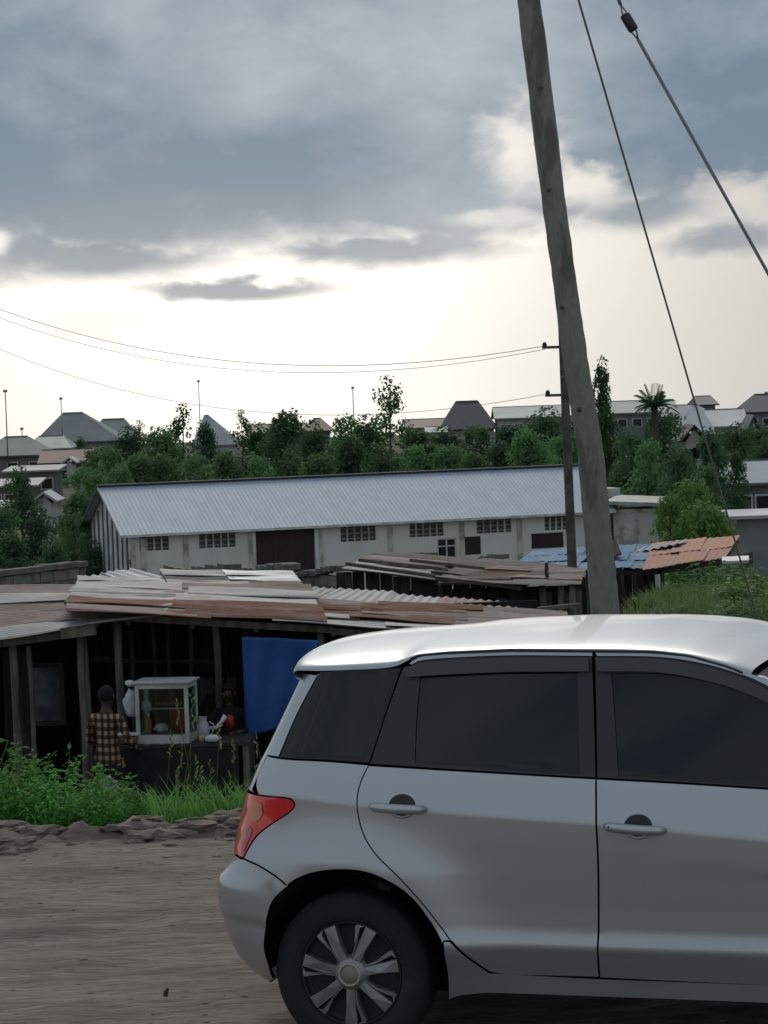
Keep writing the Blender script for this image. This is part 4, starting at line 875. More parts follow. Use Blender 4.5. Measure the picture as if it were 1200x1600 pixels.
# ================================================================ market stalls with patched tin roofs
def sheet(c, pitch, amp, along, parent, m, z=0., bend=.012):
    """one corrugated sheet over the corners c = front-left, front-right, back-right, back-left; ribs run 'u' (across) or 'v' (in depth)"""
    c = [Vector(q)+Vector((0, 0, z)) for q in c]
    lu = (c[1]-c[0]).length; lv = (c[3]-c[0]).length; W_ = lv if along == 'u' else lu; n = max(8, int(W_/pitch*8)); mlen = 5
    b = MB(); ph = random.uniform(0, 6)
    for i in range(n+1):
        t = i/n; h = amp*math.sin(2*math.pi*t*W_/pitch+ph)
        for j in range(mlen+1):
            s = j/mlen; u, v = (s, t) if along == 'u' else (t, s)
            p = c[0]*(1-u)*(1-v)+c[1]*u*(1-v)+c[2]*u*v+c[3]*(1-u)*v; wv = bend*math.sin(s*5+ph)*math.sin(t*4+ph*2)
            b.v.append((p.x+random.uniform(-.004, .004), p.y, p.z+h+wv))
    b.f = [(i*(mlen+1)+j, i*(mlen+1)+j+1, (i+1)*(mlen+1)+j+1, (i+1)*(mlen+1)+j) for i in range(n) for j in range(mlen)]
    return b.build('roof_sheet', m, parent, True)
def roofpatch(parent, c, rows, cols, mats, along='u', pitch=.10, amp=.012, jit=.12, overlap=.1, lift=.012, front=None):
    c = [Vector(q) for q in c]
    def pt(u, v): return c[0]*(1-u)*(1-v)+c[1]*u*(1-v)+c[2]*u*v+c[3]*(1-u)*v
    k = 0
    for r_ in range(rows):
        off = random.uniform(-.08, .08) if cols > 1 else 0
        for q in range(cols):
            u0 = max(-.02, q/cols+(off if q else 0)); u1 = min(1.02, (q+1)/cols+(off if q < cols-1 else 0)+overlap/cols); v0 = r_/rows-random.uniform(0, .04); v1 = (r_+1)/rows+overlap/rows
            ju = random.uniform(-jit, jit)*.12; cs = [pt(u0+(ju if q == 0 else 0), v0), pt(u1+(ju if q == cols-1 else 0), v0+random.uniform(-.02, .02)), pt(u1+(ju if q == cols-1 else 0), v1), pt(u0, v1)]
            sheet(cs, pitch, amp, along, parent, random.choice(front if front and r_ < 2 else mats), z=lift*(r_ % 2)+.02*(q % 2)+.012*r_+random.uniform(0, .012)); k += 1
def post(parent, px, ytop, ybot, y, r_=.05, m='post_wood', lean=0., name='post'):
    a = at(px, ytop, y); z1 = gz(a.x, y)-.2 if ybot is None else at(px, ybot, y).z; n = 6; rr = [r_*random.uniform(.85, 1.15) for _ in range(n+1)]
    pts = [Vector((a.x+lean*(1-i/n)+random.uniform(-.012, .012), y+random.uniform(-.01, .01), z1+(a.z-z1)*i/n)) for i in range(n+1)]
    return MB().tube(pts, rr, 7).build(name, m, parent, True)
def boards(parent, xa, xb, y, z0, z1f, m, w=.2, name='wall_board', skip=()):
    x = xa; k = 0
    while x < xb:
        ww = w*random.uniform(.75, 1.2)
        if k not in skip:
            zt = z1f(x)-random.uniform(0, .08); MB().box((x+ww/2, y+random.uniform(-.015, .015), (z0+zt)/2), (ww-.012, .025, zt-z0), M=Matrix.Rotation(random.uniform(-.012, .012), 3, 'Y')).build(name, m, parent)
        x += ww; k += 1
random.seed(77)
# ---- left stall
sA = thing('market_stall', 'left market stall with grey and pinkish tin roof on rough posts', 'stall', at(60, 1150, 32)*1); sA.location = (0, 0, 0)
cA = [at(-50, 1004, 30), at(252, 962, 30.2), at(300, 922, 35), at(-50, 922, 35)]
roofpatch(sA, cA, 5, 2, ['sheet_grey', 'sheet_grey', 'sheet_pink', 'sheet_grey', 'sheet_pink'], 'u', .16, .019)
for px, yt in ((20, 1008), (45, 1010), (125, 990), (132, 985)): post(sA, px, yt, None, 30.35+.02*px/20, .045 if px not in (45, 132) else .03, lean=.03)
a, c = at(-50, 1012, 30.25), at(150, 985, 30.25); MB().beam(a, c, .06, .09).build('eave_beam', 'post_wood', sA)
a, c = at(95, 990, 30.1), at(150, 983, 30.1); MB().beam(a, c, .05, .13).build('eave_board', 'board_mid', sA)
MB().beam(at(10, 995, 30.4), at(30, 935, 34.5), .06, .08).build('rafter', 'post_wood', sA); MB().beam(at(150, 975, 30.4), at(190, 930, 34.5), .06, .08).build('rafter', 'post_wood', sA)
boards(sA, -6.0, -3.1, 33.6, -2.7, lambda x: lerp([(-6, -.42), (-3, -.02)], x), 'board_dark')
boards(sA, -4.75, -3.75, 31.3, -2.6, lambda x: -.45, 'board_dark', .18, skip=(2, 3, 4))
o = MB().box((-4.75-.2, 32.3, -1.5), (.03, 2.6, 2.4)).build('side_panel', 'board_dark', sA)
# window opening with a pale curtain
p = at(70, 1085, 31.2); w = MB().box((p.x, 31.24, p.z), (.40, .03, .66)).build('window_curtain', 'curtain', sA)
for dx_ in (-.22, .22): MB().box((p.x+dx_, 31.2, p.z), (.05, .05, .76)).build('window_frame', 'board_dark', w)
for dz_ in (-.36, .36): MB().box((p.x, 31.203, p.z+dz_), (.42, .05, .05)).build('window_frame', 'board_dark', w)
# ---- long middle stall
sB = thing('market_stall', 'long middle market stall with rusty patched tin roof and blue tarpaulin', 'stall', (0, 0, 0))
roofpatch(sB, [at(100, 951, 30.3), at(500, 972, 30.3), at(480, 925, 34.5), at(120, 918, 34.6)], 5, 2, ['sheet_pink', 'sheet_grey', 'sheet_pink', 'sheet_grey'], 'u', .16, .019, front=['sheet_rust', 'sheet_rust', 'sheet_pink'])
roofpatch(sB, [at(430, 970, 30.35), at(880, 1000, 30.2), at(872, 962, 33.2), at(425, 941, 33.4)], 5, 3, ['sheet_rust', 'sheet_pink', 'sheet_grey', 'sheet_rust'], 'u', .16, .019)
roofpatch(sB, [at(425, 942, 33.2), at(800, 956, 33.2), at(795, 944, 34.8), at(470, 919, 35)], 1, 4, ['sheet_grey', 'sheet_pink', 'sheet_grey'], 'v', .13, .011)
roofpatch(sB, [at(270, 926, 34.2), at(480, 928, 34.2), at(455, 903, 37), at(250, 897, 37)], 4, 2, ['sheet_grey', 'sheet_tan', 'sheet_white', 'sheet_tan'], 'u', .16, .019)
roofpatch(sB, [at(120, 924, 34.3), at(275, 930, 34.3), at(290, 910, 36.5), at(120, 905, 36.5)], 3, 2, ['sheet_grey', 'sheet_rust', 'sheet_grey'], 'u', .16, .019)
roofpatch(sB, [at(172, 921, 36.2), at(284, 912, 36.2), at(212, 892, 38), at(128, 906, 38)], 1, 3, ['sheet_white'], 'v', .16, .016)
sheet([at(105, 957, 30.0), at(330, 968, 30.0), at(330, 960, 30.7), at(110, 949, 30.7)], .11, .012, 'u', sB, 'sheet_rust', .02)
for px, yt, r_, y in ((182, 962, .055, 30.5), (337, 968, .05, 30.7), (262, 968, .03, 32.5), (296, 968, .03, 32.6), (240, 968, .03, 33), (205, 985, .03, 32.2), (385, 975, .045, 31.6), (500, 980, .05, 30.6)): post(sB, px, yt, None, y, r_, 'post_wood' if r_ > .04 else 'board_mid', lean=.05 if px == 182 else 0.)
MB().beam(at(112, 960, 30.45), at(520, 984, 30.45), .06, .08).build('eave_beam', 'post_wood', sB); MB().beam(at(520, 986, 30.45), at(880, 1008, 30.35), .06, .08).build('eave_beam', 'post_wood', sB)
for px in (200, 300, 400, 520, 640, 760): MB().beam(at(px, 972+(px-200)*.055, 30.5), at(px+25, 940+(px-200)*.04, 34.4), .05, .07).build('rafter', 'post_wood', sB)
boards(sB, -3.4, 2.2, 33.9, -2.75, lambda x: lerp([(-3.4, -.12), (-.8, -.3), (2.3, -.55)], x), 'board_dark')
for px, yt in ((250, 1030), (320, 1030)):                       # counter frames deep in the stall
    pass
MB().box((-.8, 34.0, -1.55), (5.6, .02, 2.5)).build('light_block_sheet', 'black_cloth', sB); MB().box((-4.6, 33.75, -1.6), (3.2, .02, 2.7)).build('light_block_sheet', 'black_cloth', sA)  # unseen black sheets added so no light shows between the wall boards
MB().beam(at(210, 1032, 32.8), at(335, 1034, 32.8), .04, .06).build('cross_rail', 'board_mid', sB); MB().beam(at(140, 1030, 32.6), at(205, 1032, 32.6), .04, .06).build('cross_rail', 'board_mid', sB)
o = MB().box((2.35, 32.2, -1.6), (.03, 3.2, 2.2)).build('side_panel', 'board_dark', sB)
# dark drape behind post and pale torn sheet
b = MB(); A_, B_ = at(305, 1060, 32.2), at(372, 1150, 32.2); n = 10
for i in range(n+1):
    for j in range(5): b.v.append((A_.x+(B_.x-A_.x)*i/n, 32.2+.05*math.sin(i*1.9), A_.z+(B_.z-A_.z)*j/4))
b.f = [(i*5+j, i*5+j+1, (i+1)*5+j+1, (i+1)*5+j) for i in range(n) for j in range(4)]; b.build('hanging_sack', 'board_mid', sB, True)
# blue tarpaulin
def cloth(name, c, m, nu, nv, wav, parent=None, k=7., th=.004):
    c = [Vector(q) for q in c]; b = MB(); nrm = (c[1]-c[0]).cross(c[3]-c[0]).normalized()
    for i in range(nu+1):
        for j in range(nv+1):
            u, v = i/nu, j/nv; p = c[0]*(1-u)*(1-v)+c[1]*u*(1-v)+c[2]*u*v+c[3]*(1-u)*v
            b.v.append(tuple(p+nrm*(wav*(math.sin(u*k+v*1.7)+.5*math.sin(u*k*2.3-v*3.1)+.4*math.sin(v*5+u*2)))+Vector((0, 0, -.03*math.sin(u*math.pi)*(1-v)))))
    b.f = [(i*(nv+1)+j, (i+1)*(nv+1)+j, (i+1)*(nv+1)+j+1, i*(nv+1)+j+1) for i in range(nu) for j in range(nv)]
    o = b.build(name, m, parent, True); s = o.modifiers.new('thick', 'SOLIDIFY'); s.thickness = th; return o
tag(cloth('tarpaulin', [at(384, 1150, 30.35), at(470, 1122, 30.3), at(500, 1000, 30.25), at(378, 995, 30.3)], 'tarp', 30, 30, .030), 'blue tarpaulin hanging from the rusty stall roof behind the car', 'tarpaulin')
p = at(418, 1205, 30.4); zg = gz(p.x, 30.4)
b = MB().lathe([(.0, 0), (.17, 0), (.185, .08), (.19, .35), (.18, .62), (.155, .66), (.15, .63), (.0, .6)], 24, Matrix.Translation((p.x, 30.4, zg))); tag(b.build('plastic_drum', 'blue_plastic', smooth=True), 'blue plastic drum standing under the blue tarpaulin', 'drum')
# ---- stall with tan patched roof, further back
sC = thing('market_stall', 'dark boarded stall with a tan patched roof below the warehouse windows', 'stall', (0, 0, 0))
roofpatch(sC, [at(537, 889, 38), at(812, 922, 38), at(880, 893, 42), at(595, 870, 43)], 6, 2, ['sheet_tan', 'sheet_tan', 'sheet_pink', 'sheet_grey'], 'u', .17, .02)
roofpatch(sC, [at(680, 912, 37.8), at(905, 915, 37.4), at(912, 897, 40), at(780, 890, 40)], 4, 2, ['sheet_tan', 'sheet_pink', 'sheet_rust'], 'u', .17, .02)
zc_ = lambda x: lerp([(-.7, -.08), (.8, -.25), (2.2, -.46), (3.2, -.4)], x)
MB().box((1.1, 38.4, -1.75), (3.8, .02, 2.6)).build('light_block_sheet', 'black_cloth', sC)  # added behind the boards to keep light from coming through
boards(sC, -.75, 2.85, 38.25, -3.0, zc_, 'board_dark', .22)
for px, y in ((545, 38.1), (690, 38), (800, 38), (848, 37.8), (876, 37.6), (893, 37.5), (905, 38.5)): post(sC, px, 895 if px < 600 else 915, None, y, .05, 'post_wood' if px > 820 else 'board_dark')
boards(sC, 2.3, 2.9, 37.9, -2.6, lambda x: -.48, 'board_mid', .16, skip=(1,)); boards(sC, 2.75, 3.3, 39.2, -2.6, lambda x: -.5, 'board_mid', .18)
MB().beam(at(780, 958, 36.5), at(905, 945, 37), .10, .05).build('fallen_plank', 'board_mid', sC); MB().beam(at(700, 962, 35.6), at(900, 966, 35.6), .12, .05).build('fallen_plank', 'post_wood', sC)
for (a, c, y) in (((540, 886), (680, 906), 37.7), ((680, 908), (815, 924), 37.7), ((560, 880), (700, 895), 39.2), ((640, 880), (860, 905), 40.2)): MB().beam(at(*a, y)+Vector((0, 0, .05)), at(*c, y)+Vector((0, 0, .05)), .11, .05).build('roof_batten', 'board_mid', sC)
post(sC, 854, 880, 905, 38.2, .03, 'board_dark', name='roof_stake')
p = at(785, 945, 38.1); MB().lathe([(0, 0), (.10, .02), (.12, .06), (.08, .11), (0, .12)], 14, Matrix.Translation(p)).build('sack_bundle', 'curtain', sC, True)
# ---- blue and orange roofed shed
sD = thing('tin_shed', 'low open shed roofed with blue and orange tin sheets in the grass', 'shed', (0, 0, 0))
D0, D1, D2, D3 = at(795, 890, 60), at(1010, 888, 61), at(1022, 852, 66), at(832, 862, 66)
roofpatch(sD, [D0, D1, D2, D3], 3, 5, ['sheet_blue', 'sheet_blue', 'sheet_blue', 'sheet_blue'], 'v', .2, .007)
roofpatch(sD, [at(1005, 889, 60.5), at(1130, 872, 62), at(1152, 840, 67), at(1018, 852, 66)], 2, 3, ['sheet_orange'], 'v', .2, .007)
sheet([at(985, 866, 64.2), at(1062, 852, 64.6), at(1075, 845, 66), at(1000, 856, 66)], .22, .02, 'v', sD, 'sheet_grey', .03)
for px, yt, y in ((915, 897, 60.6), (940, 897, 60.6), (972, 897, 60.8), (992, 896, 60.9), (1034, 890, 61), (1090, 882, 61.5), (905, 892, 63), (1008, 885, 64)): post(sD, px, yt, None, y, .055, 'board_dark')
MB().beam(at(800, 897, 60.3), at(1010, 894, 61.1), .08, .14).build('eave_beam', 'board_dark', sD); MB().beam(at(1010, 895, 60.9), at(1132, 878, 62), .08, .14).build('eave_beam', 'board_dark', sD)
MB().beam(at(920, 948, 60.7), at(1020, 943, 60.9), .10, .10).build('low_rail', 'board_dark', sD)
boards(sD, 4.6, 6.6, 64.5, -4.4, lambda x: -1.9, 'board_mid', .3)
MB().prism([at(1128, 874, 62), at(1150, 842, 67), at(1176, 862, 66)], (0, 0, -.35)).build('gable_end', 'board_dark', sD)
cloth('roof_cover', [at(905, 883, 62), at(972, 870, 62.4), at(962, 846, 64), at(945, 850, 64)], 'black_cloth', 12, 8, .07, sD)
MB().prism([at(1128, 877, 58), at(1170, 875, 58), at(1170, 868, 58.5), at(1128, 870, 58.5)], (0, 0, -.06)).build('spare_sheet', 'sheet_white', sD)
# ================================================================ snack table
TY = 29.6; tz = at(250, 1163, TY).z; ta, tb = at(152, 1163, TY).x, at(392, 1163, TY).x; zg = gz(-2.5, TY)
tt = thing('market_table', 'rough table hung with black cloth carrying a glass snack case', 'table', ((ta+tb)/2, TY, zg)); LX = tb-ta; hz_ = tz-zg
MB().box((0, .35, hz_-.02), (LX, .8, .04)).build('table_top', 'board_dark', tt)
for sx in (-1, 1):
    for sy in (0, .7): MB().box((sx*(LX/2-.06), sy, hz_/2-.12), (.07, .07, hz_+.16)).build('leg', 'post_wood', tt)
b = MB(); n = 46
for i in range(n+1):
    for j in range(7): b.v.append((-LX/2+.10*LX+LX*.82*i/n, -.075-.018*math.sin(i*.9)-.02*(j/6)*math.sin(i*.45), hz_-.045-(hz_-.28)*j/6))
b.f = [(i*7+j, i*7+j+1, (i+1)*7+j+1, (i+1)*7+j) for i in range(n) for j in range(6)]; b.build('table_cloth', 'black_cloth', tt, True)
p = at(185, 1192, TY-.1); o = MB().box((p.x, TY-.16, p.z), (.16, .01, .115), M=Matrix.Rotation(-.2, 3, 'Y')).build('card_sign', 'yellow_card'); tag(o, 'yellow printed card hanging from the front of the black table', 'card')
# glass case
ca, cb = at(212, 1165, TY).x, at(297, 1165, TY).x; ch = .70; cw = cb-ca; cd_ = .46
gc = thing('display_case', 'white framed glass display case standing on the black table', 'display case', ((ca+cb)/2, TY+.02, tz+.004), R(-10))
q = .045
for sx in (-1, 1):
    for sy in (0, 1): MB().box((sx*(cw/2-q/2), sy*(cd_-q)+q/2, ch/2), (q, q, ch)).build('frame_post', 'case_white', gc, bevel=.004)
for sy in (0, 1):
    MB().box((0, sy*(cd_-q)+q/2, .05), (cw-2*q, q, .10)).build('bottom_rail', 'case_white', gc); MB().box((0, sy*(cd_-q)+q/2, ch-.03), (cw-2*q, q, .06)).build('top_rail', 'case_white', gc)
for sx in (-1, 1):
    MB().box((sx*(cw/2-q/2), cd_/2, .05), (q, cd_-2*q, .10)).build('bottom_rail', 'case_white', gc); MB().box((sx*(cw/2-q/2), cd_/2, ch-.03), (q, cd_-2*q, .06)).build('top_rail', 'case_white', gc)
MB().box((0, cd_/2, ch+.012), (cw+.06, cd_+.06, .022)).build('lid', 'case_white', gc, bevel=.004)
MB().box((0, cd_/2, .102), (cw-.09, cd_-.09, .012)).build('floor_board', 'board_mid', gc)
MB().box((0, cd_/2+.02, .40), (cw-.095, cd_-.13, .008)).build('shelf', 'case_glass', gc); MB().box((0, .075, .40), (cw-.1, .010, .014)).build('shelf_edge', 'shelf_green', gc) if 'shelf_green' in MATS else (mat('shelf_green', (.30, .42, .34), .3), MB().box((0, .075, .40), (cw-.1, .010, .014)).build('shelf_edge', 'shelf_green', gc))
MB().box((0, .012, ch/2+.02), (cw-2*q, .004, ch-.16)).build('front_pane', 'case_glass', gc)
for sx in (-1, 1): MB().box((sx*(cw/2-.012), cd_/2, ch/2+.02), (.004, cd_-2*q, ch-.16)).build('side_pane', 'case_glass', gc)
for k in range(3): MB().box((-.18+.17*k, -.004, .010), (.05, .012, .03)).build('foot_bracket', 'case_white', gc)
GM = Matrix.Translation(gc.location) @ Matrix.Rotation(R(-10), 4, 'Z')
def inc(x, y, z): return GM @ Vector((x, y, z))
zf = .109
def lath(name, prof, loc, m, label, cat, n=20, parent=None): return tag(MB().lathe(prof, n, Matrix.Translation(loc)).build(name, m, parent, True), label, cat) if label else MB().lathe(prof, n, Matrix.Translation(loc)).build(name, m, parent, True)
t = thing('drink_bottle', 'orange drink bottle with a white cap inside the glass case', 'bottle', inc(-.20, .15, zf)); lath('bottle_body', [(0, 0), (.036, .002), (.038, .02), (.036, .07), (.038, .13), (.03, .165), (.015, .19)], (0, 0, 0), 'orange_drink', None, None, parent=t); lath('cap', [(.016, .19), (.017, .215), (.015, .235), (0, .236)], (0, 0, 0), 'white_plastic', None, None, parent=t)
t = thing('plastic_bucket', 'red plastic bucket inside the white framed glass case', 'bucket', inc(.17, .20, zf)); lath('bucket_body', [(0, 0), (.075, 0), (.09, .24), (.097, .245), (.097, .262), (.088, .262), (.072, .02), (0, .02)], (0, 0, 0), 'red_plastic', None, None, 28, t); MB().tube([(.092*math.cos(a), .01, .25-.10*math.sin(a)*.2-.02) for a in np.linspace(0, math.pi, 12)], .004, 5).build('handle', 'tin', t, True)
def crumple(name, loc, s, m, label, cat, seed, sub=3):
    bm = bmesh.new(); bmesh.ops.create_icosphere(bm, subdivisions=sub, radius=1)
    for v in bm.verts:
        k = 1+.32*mn.noise(v.co*2.1+Vector((seed, 0, 0)))+.18*mn.noise(v.co*5+Vector((0, seed, 0))); v.co = Vector((v.co.x*s[0]*k, v.co.y*s[1]*k, max(-s[2]*.9, v.co.z*s[2]*k)))
    me = bpy.data.meshes.new(name); bm.to_mesh(me); bm.free(); o = link(name, me, m, None, True); o.location = loc; return tag(o, label, cat)
crumple('paper_wad', inc(-.07, .18, zf+.05), (.085, .07, .055), 'bag_white', 'crumpled white paper beside the orange bottle in the case', 'paper', 3)
crumple('plastic_bag', inc(-.24, .22, .40), (.06, .05, .09), 'bag_white', 'white plastic bag hanging over the left end of the case shelf', 'bag', 5)
for k, x in enumerate((-.10, -.02, .06, .14)): crumple('snack_bun', inc(x, .25, .435), (.045, .04, .028), 'bread', 'brown fried snack on the upper shelf of the case', 'food', 7+k, 2)['group'] = 'fried snacks on the case shelf'
crumple('carrier_bag', at(205, 1100, TY+.25), (.085, .07, .17), 'bag_white', 'white carrier bag hanging at the left side of the glass case', 'bag', 12)
crumple('cloth_scrap', at(203, 1068, TY+.1), (.06, .05, .04), 'bag_white', 'small grey rag on the upper left corner of the glass case', 'rag', 13)
# things on the table
p = at(197, 1160, TY); tag(MB().box((p.x+.03, TY+.1, tz+.055), (.20, .14, .09)).build('bread_tray', 'bread', bevel=.02), 'stack of brown loaves on the left end of the table', 'bread'); tag(MB().box((p.x+.02, TY+.1, tz+.118), (.26, .16, .028)).build('tray_lid', 'white_plastic', bevel=.01), 'white flat tray lid lying on the stack of loaves', 'lid')
p = at(332, 1160, TY); tag(MB().lathe([(0, -.09), (.03, -.085), (.045, -.03), (.045, .04), (.02, .09), (0, .11)], 18, Matrix.Translation((p.x, TY+.02, tz+.046)) @ Matrix.Rotation(R(90), 4, 'Y')).build('squeeze_bottle', 'white_plastic', smooth=True), 'white squeeze bottle lying on the right part of the table', 'bottle')
p = at(315, 1160, TY); lath('spice_tin', [(0, 0), (.035, 0), (.035, .075), (.02, .085), (0, .085)], (p.x, TY+.04, tz+.002), 'yellow_card', 'small yellow tin beside the lying white bottle', 'tin')
p = at(316, 1128, TY+.25); t = thing('water_jug', 'cloudy plastic jug standing right of the glass case', 'jug', (p.x, TY+.25, tz+.002)); lath('jug_body', [(0, 0), (.075, .0), (.085, .10), (.07, .19), (.05, .23), (.06, .27)], (0, 0, 0), 'jug_mat' if 'jug_mat' in MATS else (mat('jug_mat', (.45, .46, .46), .35), 'jug_mat')[1], None, None, parent=t); MB().tube([(.08, 0, .21), (.13, 0, .18), (.12, 0, .08), (.085, 0, .06)], .010, 6).build('handle', 'jug_mat', t, True)
p = at(350, 1128, TY+.3); b = MB(); b.tube([at(322, 1138, TY+.3), at(338, 1137, TY+.3), at(346, 1128, TY+.3), at(352, 1118, TY+.3)], [.022, .024, .024, .03], 8)
tag(b.build('ladle', 'white_plastic', smooth=True), 'pale bent plastic scoop beside the person in black', 'scoop')
p = at(178, 1246, 27.5); o = link('pale_stone', rock_mesh('pale_stone', .16, 9), 'stone_pale', None, False); o.location = (p.x, 27.5, gz(p.x, 27.5)+.30); tag(o, 'pale rubble stone at the foot of the table beside the weeds', 'stone'); o.scale = (1, 1, 1.7); o.location.z = p.z
p = at(168, 1222, 28.2); o = link('pale_stone', rock_mesh('pale_stone', .09, 4), 'stone_pale', None, False); o.location = p; tag(o, 'smaller pale stone beside the leg of the checked-shirt person', 'stone'); o.scale = (1, 1, 1.5)
# ================================================================ people
def person(name, label, J, bones, mats, loc, rz, extra=None):
    """skinned figure: J joint -> (pos, radius); faces take the material whose rule fits"""
    names = list(J); me = bpy.data.meshes.new('sk'); me.from_pydata([J[n][0] for n in names], [(names.index(a), names.index(c)) for a, c in bones], [])
    o = bpy.data.objects.new('sk', me); COL.objects.link(o); s = o.modifiers.new('s', 'SKIN'); s.use_smooth_shade = True; u = o.modifiers.new('u', 'SUBSURF'); u.levels = 2; u.render_levels = 2
    for i, n in enumerate(names):
        r_ = J[n][1]; sv = me.skin_vertices[0].data[i]; sv.radius = r_ if hasattr(r_, '__len__') else (r_, r_); sv.use_root = (n == 'pelvis')
    dg = bpy.context.evaluated_depsgraph_get(); m2 = bpy.data.meshes.new_from_object(o.evaluated_get(dg)); bpy.data.objects.remove(o)
    m2.materials.clear()
    for q in mats['list']: m2.materials.append(MATS[q])
    for p in m2.polygons: p.material_index = mats['rule'](p.center); p.use_smooth = True
    r_ = bpy.data.objects.new(name, m2); COL.objects.link(r_); r_.location = loc; r_.rotation_euler = (0, 0, rz); tag(r_, label, 'person')
    # hair cap, ears, eyes, nose and mouth on the head
    hc = Vector(J['head'][0]); hr = .093; fd_ = Vector(mats['face']).normalized(); sdv = fd_.cross(Vector((0, 0, 1))).normalized()
    bm = bmesh.new(); bmesh.ops.create_uvsphere(bm, u_segments=20, v_segments=14, radius=1, matrix=Matrix.Translation(hc+Vector((0, 0, .018))-fd_*.012) @ Matrix.Diagonal((hr*1.02, hr*1.06, hr*1.16, 1)))
    for v in list(bm.verts):
        if (v.co-hc).dot(fd_) > .045 and v.co.z < hc.z+.055 or v.co.z < hc.z-.05: bm.verts.remove(v)
    m3 = bpy.data.meshes.new('hair'); bm.to_mesh(m3); bm.free(); link('hair', m3, 'hair', r_, True)
    for sg in (-1, 1):
        MB().lathe([(0, -.008), (.02, -.006), (.028, 0), (.02, .008), (0, .006)], 12, Matrix.Translation(hc+sdv*sg*.092) @ Vector(sdv*sg).to_track_quat('Z', 'Y').to_matrix().to_4x4() @ Matrix.Diagonal((.7, 1.1, 1, 1))).build('ear', 'skin', r_, True)
        MB().lathe([(0, -.006), (.009, -.004), (.011, 0), (.007, .005), (0, .006)], 10, Matrix.Translation(hc+fd_*.088+sdv*sg*.033+Vector((0, 0, .012))) @ fd_.to_track_quat('Z', 'Y').to_matrix().to_4x4()).build('eye', 'eye_white', r_, True)
    MB().tube([hc+fd_*.088+Vector((0, 0, .015)), hc+fd_*.108+Vector((0, 0, -.02)), hc+fd_*.09+Vector((0, 0, -.03))], [.008, .017, .012], 8).build('nose', 'skin', r_, True)
    MB().tube([hc+fd_*.085-sdv*.026+Vector((0, 0, -.058)), hc+fd_*.094+Vector((0, 0, -.058)), hc+fd_*.085+sdv*.026+Vector((0, 0, -.058))], [.004, .008, .004], 6).build('lips', 'lip', r_, True)
    for wr, el_ in mats['hands']:                        # hands with five fingers
        w_ = Vector(J[wr][0]); dv = (w_-Vector(J[el_][0])).normalized(); sv = dv.cross(Vector((0, 0, 1))); sv = sv.normalized() if sv.length > .1 else Vector((1, 0, 0)); nv_ = sv.cross(dv)
        b = MB(); b.tube([w_-dv*.02, w_+dv*.03, w_+dv*.085], [.026, .038, .036], 10)
        for k, L in enumerate((.065, .075, .07, .055)):
            f0 = w_+dv*.08+sv*(.027-.018*k); b.tube([f0, f0+dv*L*.5-nv_*.008, f0+dv*L*.85-nv_*.035], [.010, .009, .007], 6)
        f0 = w_+dv*.025+sv*.034; b.tube([f0, f0+sv*.028+dv*.025, f0+sv*.034+dv*.055-nv_*.012], [.012, .011, .008], 6)
        b.build('hand', 'skin', r_, True)
    return r_
mat('eye_white', (.14, .13, .12), .5); mat('lip', (.06, .025, .02), .5)
def body(h, armL, armR, hip=(0, 0, 0), torso=None, knees=None):
    k = h/1.7; J = {}
    J['pelvis'] = ((0, 0, .93*k), (.135*k, .105*k)); J['waist'] = ((.0, 0, 1.08*k), (.125*k, .095*k)); J['chest'] = ((0, .0, 1.27*k), (.155*k, .105*k)); J['neckb'] = ((0, 0, 1.42*k), (.075*k, .07*k)); J['neck'] = ((0, -.01, 1.48*k), .052*k); J['head0'] = ((0, -.02, 1.56*k), (.078*k, .085*k)); J['head'] = ((0, -.025, 1.60*k), (.085*k, .098*k)); J['crown'] = ((0, -.02, 1.665*k), (.062*k, .072*k))
    for s, arm in ((-1, armL), (1, armR)):
        t = 'L' if s < 0 else 'R'; J['sh'+t] = ((s*.175*k, 0, 1.375*k), .060*k); J['el'+t] = (arm[0], .043*k); J['wr'+t] = (arm[1], .028*k)
        J['hip'+t] = ((s*.095*k, 0, .86*k), .088*k); J['kn'+t] = ((s*.105*k, -.02, .48*k), .062*k); J['an'+t] = ((s*.11*k, .02, .09*k), .042*k); J['toe'+t] = ((s*.12*k, -.14, .035*k), .034*k)
    B = [('pelvis', 'waist'), ('waist', 'chest'), ('chest', 'neckb'), ('neckb', 'neck'), ('neck', 'head0'), ('head0', 'head'), ('head', 'crown')]
    for t in 'LR': B += [('chest', 'sh'+t), ('sh'+t, 'el'+t), ('el'+t, 'wr'+t), ('pelvis', 'hip'+t), ('hip'+t, 'kn'+t), ('kn'+t, 'an'+t), ('an'+t, 'toe'+t)]
    return J, B
# one in a checked shirt, back to the road, reaching across the table to the loaves
J, B = body(1.78, ((-.30, -.02, 1.16), (-.22, -.24, 1.05)), ((.31, -.06, 1.14), (.22, -.28, 1.06)))
px_ = at(172, 1290, 29.2)
person('person', 'person in a brown checked shirt and dark trousers bending over the table end', J, B, {'list': ['shirt_check', 'trouser', 'skin'], 'rule': lambda c: 2 if c.z > 1.50 or c.z < .08 or (abs(c.x) < .26 and c.y < -.18 and c.z > .95) else (0 if c.z > .90 else 1), 'face': (0, -1, -.1), 'hands': (('wrL', 'elL'), ('wrR', 'elR'))}, (px_.x, 29.25, gz(px_.x, 29.25)), R(150))
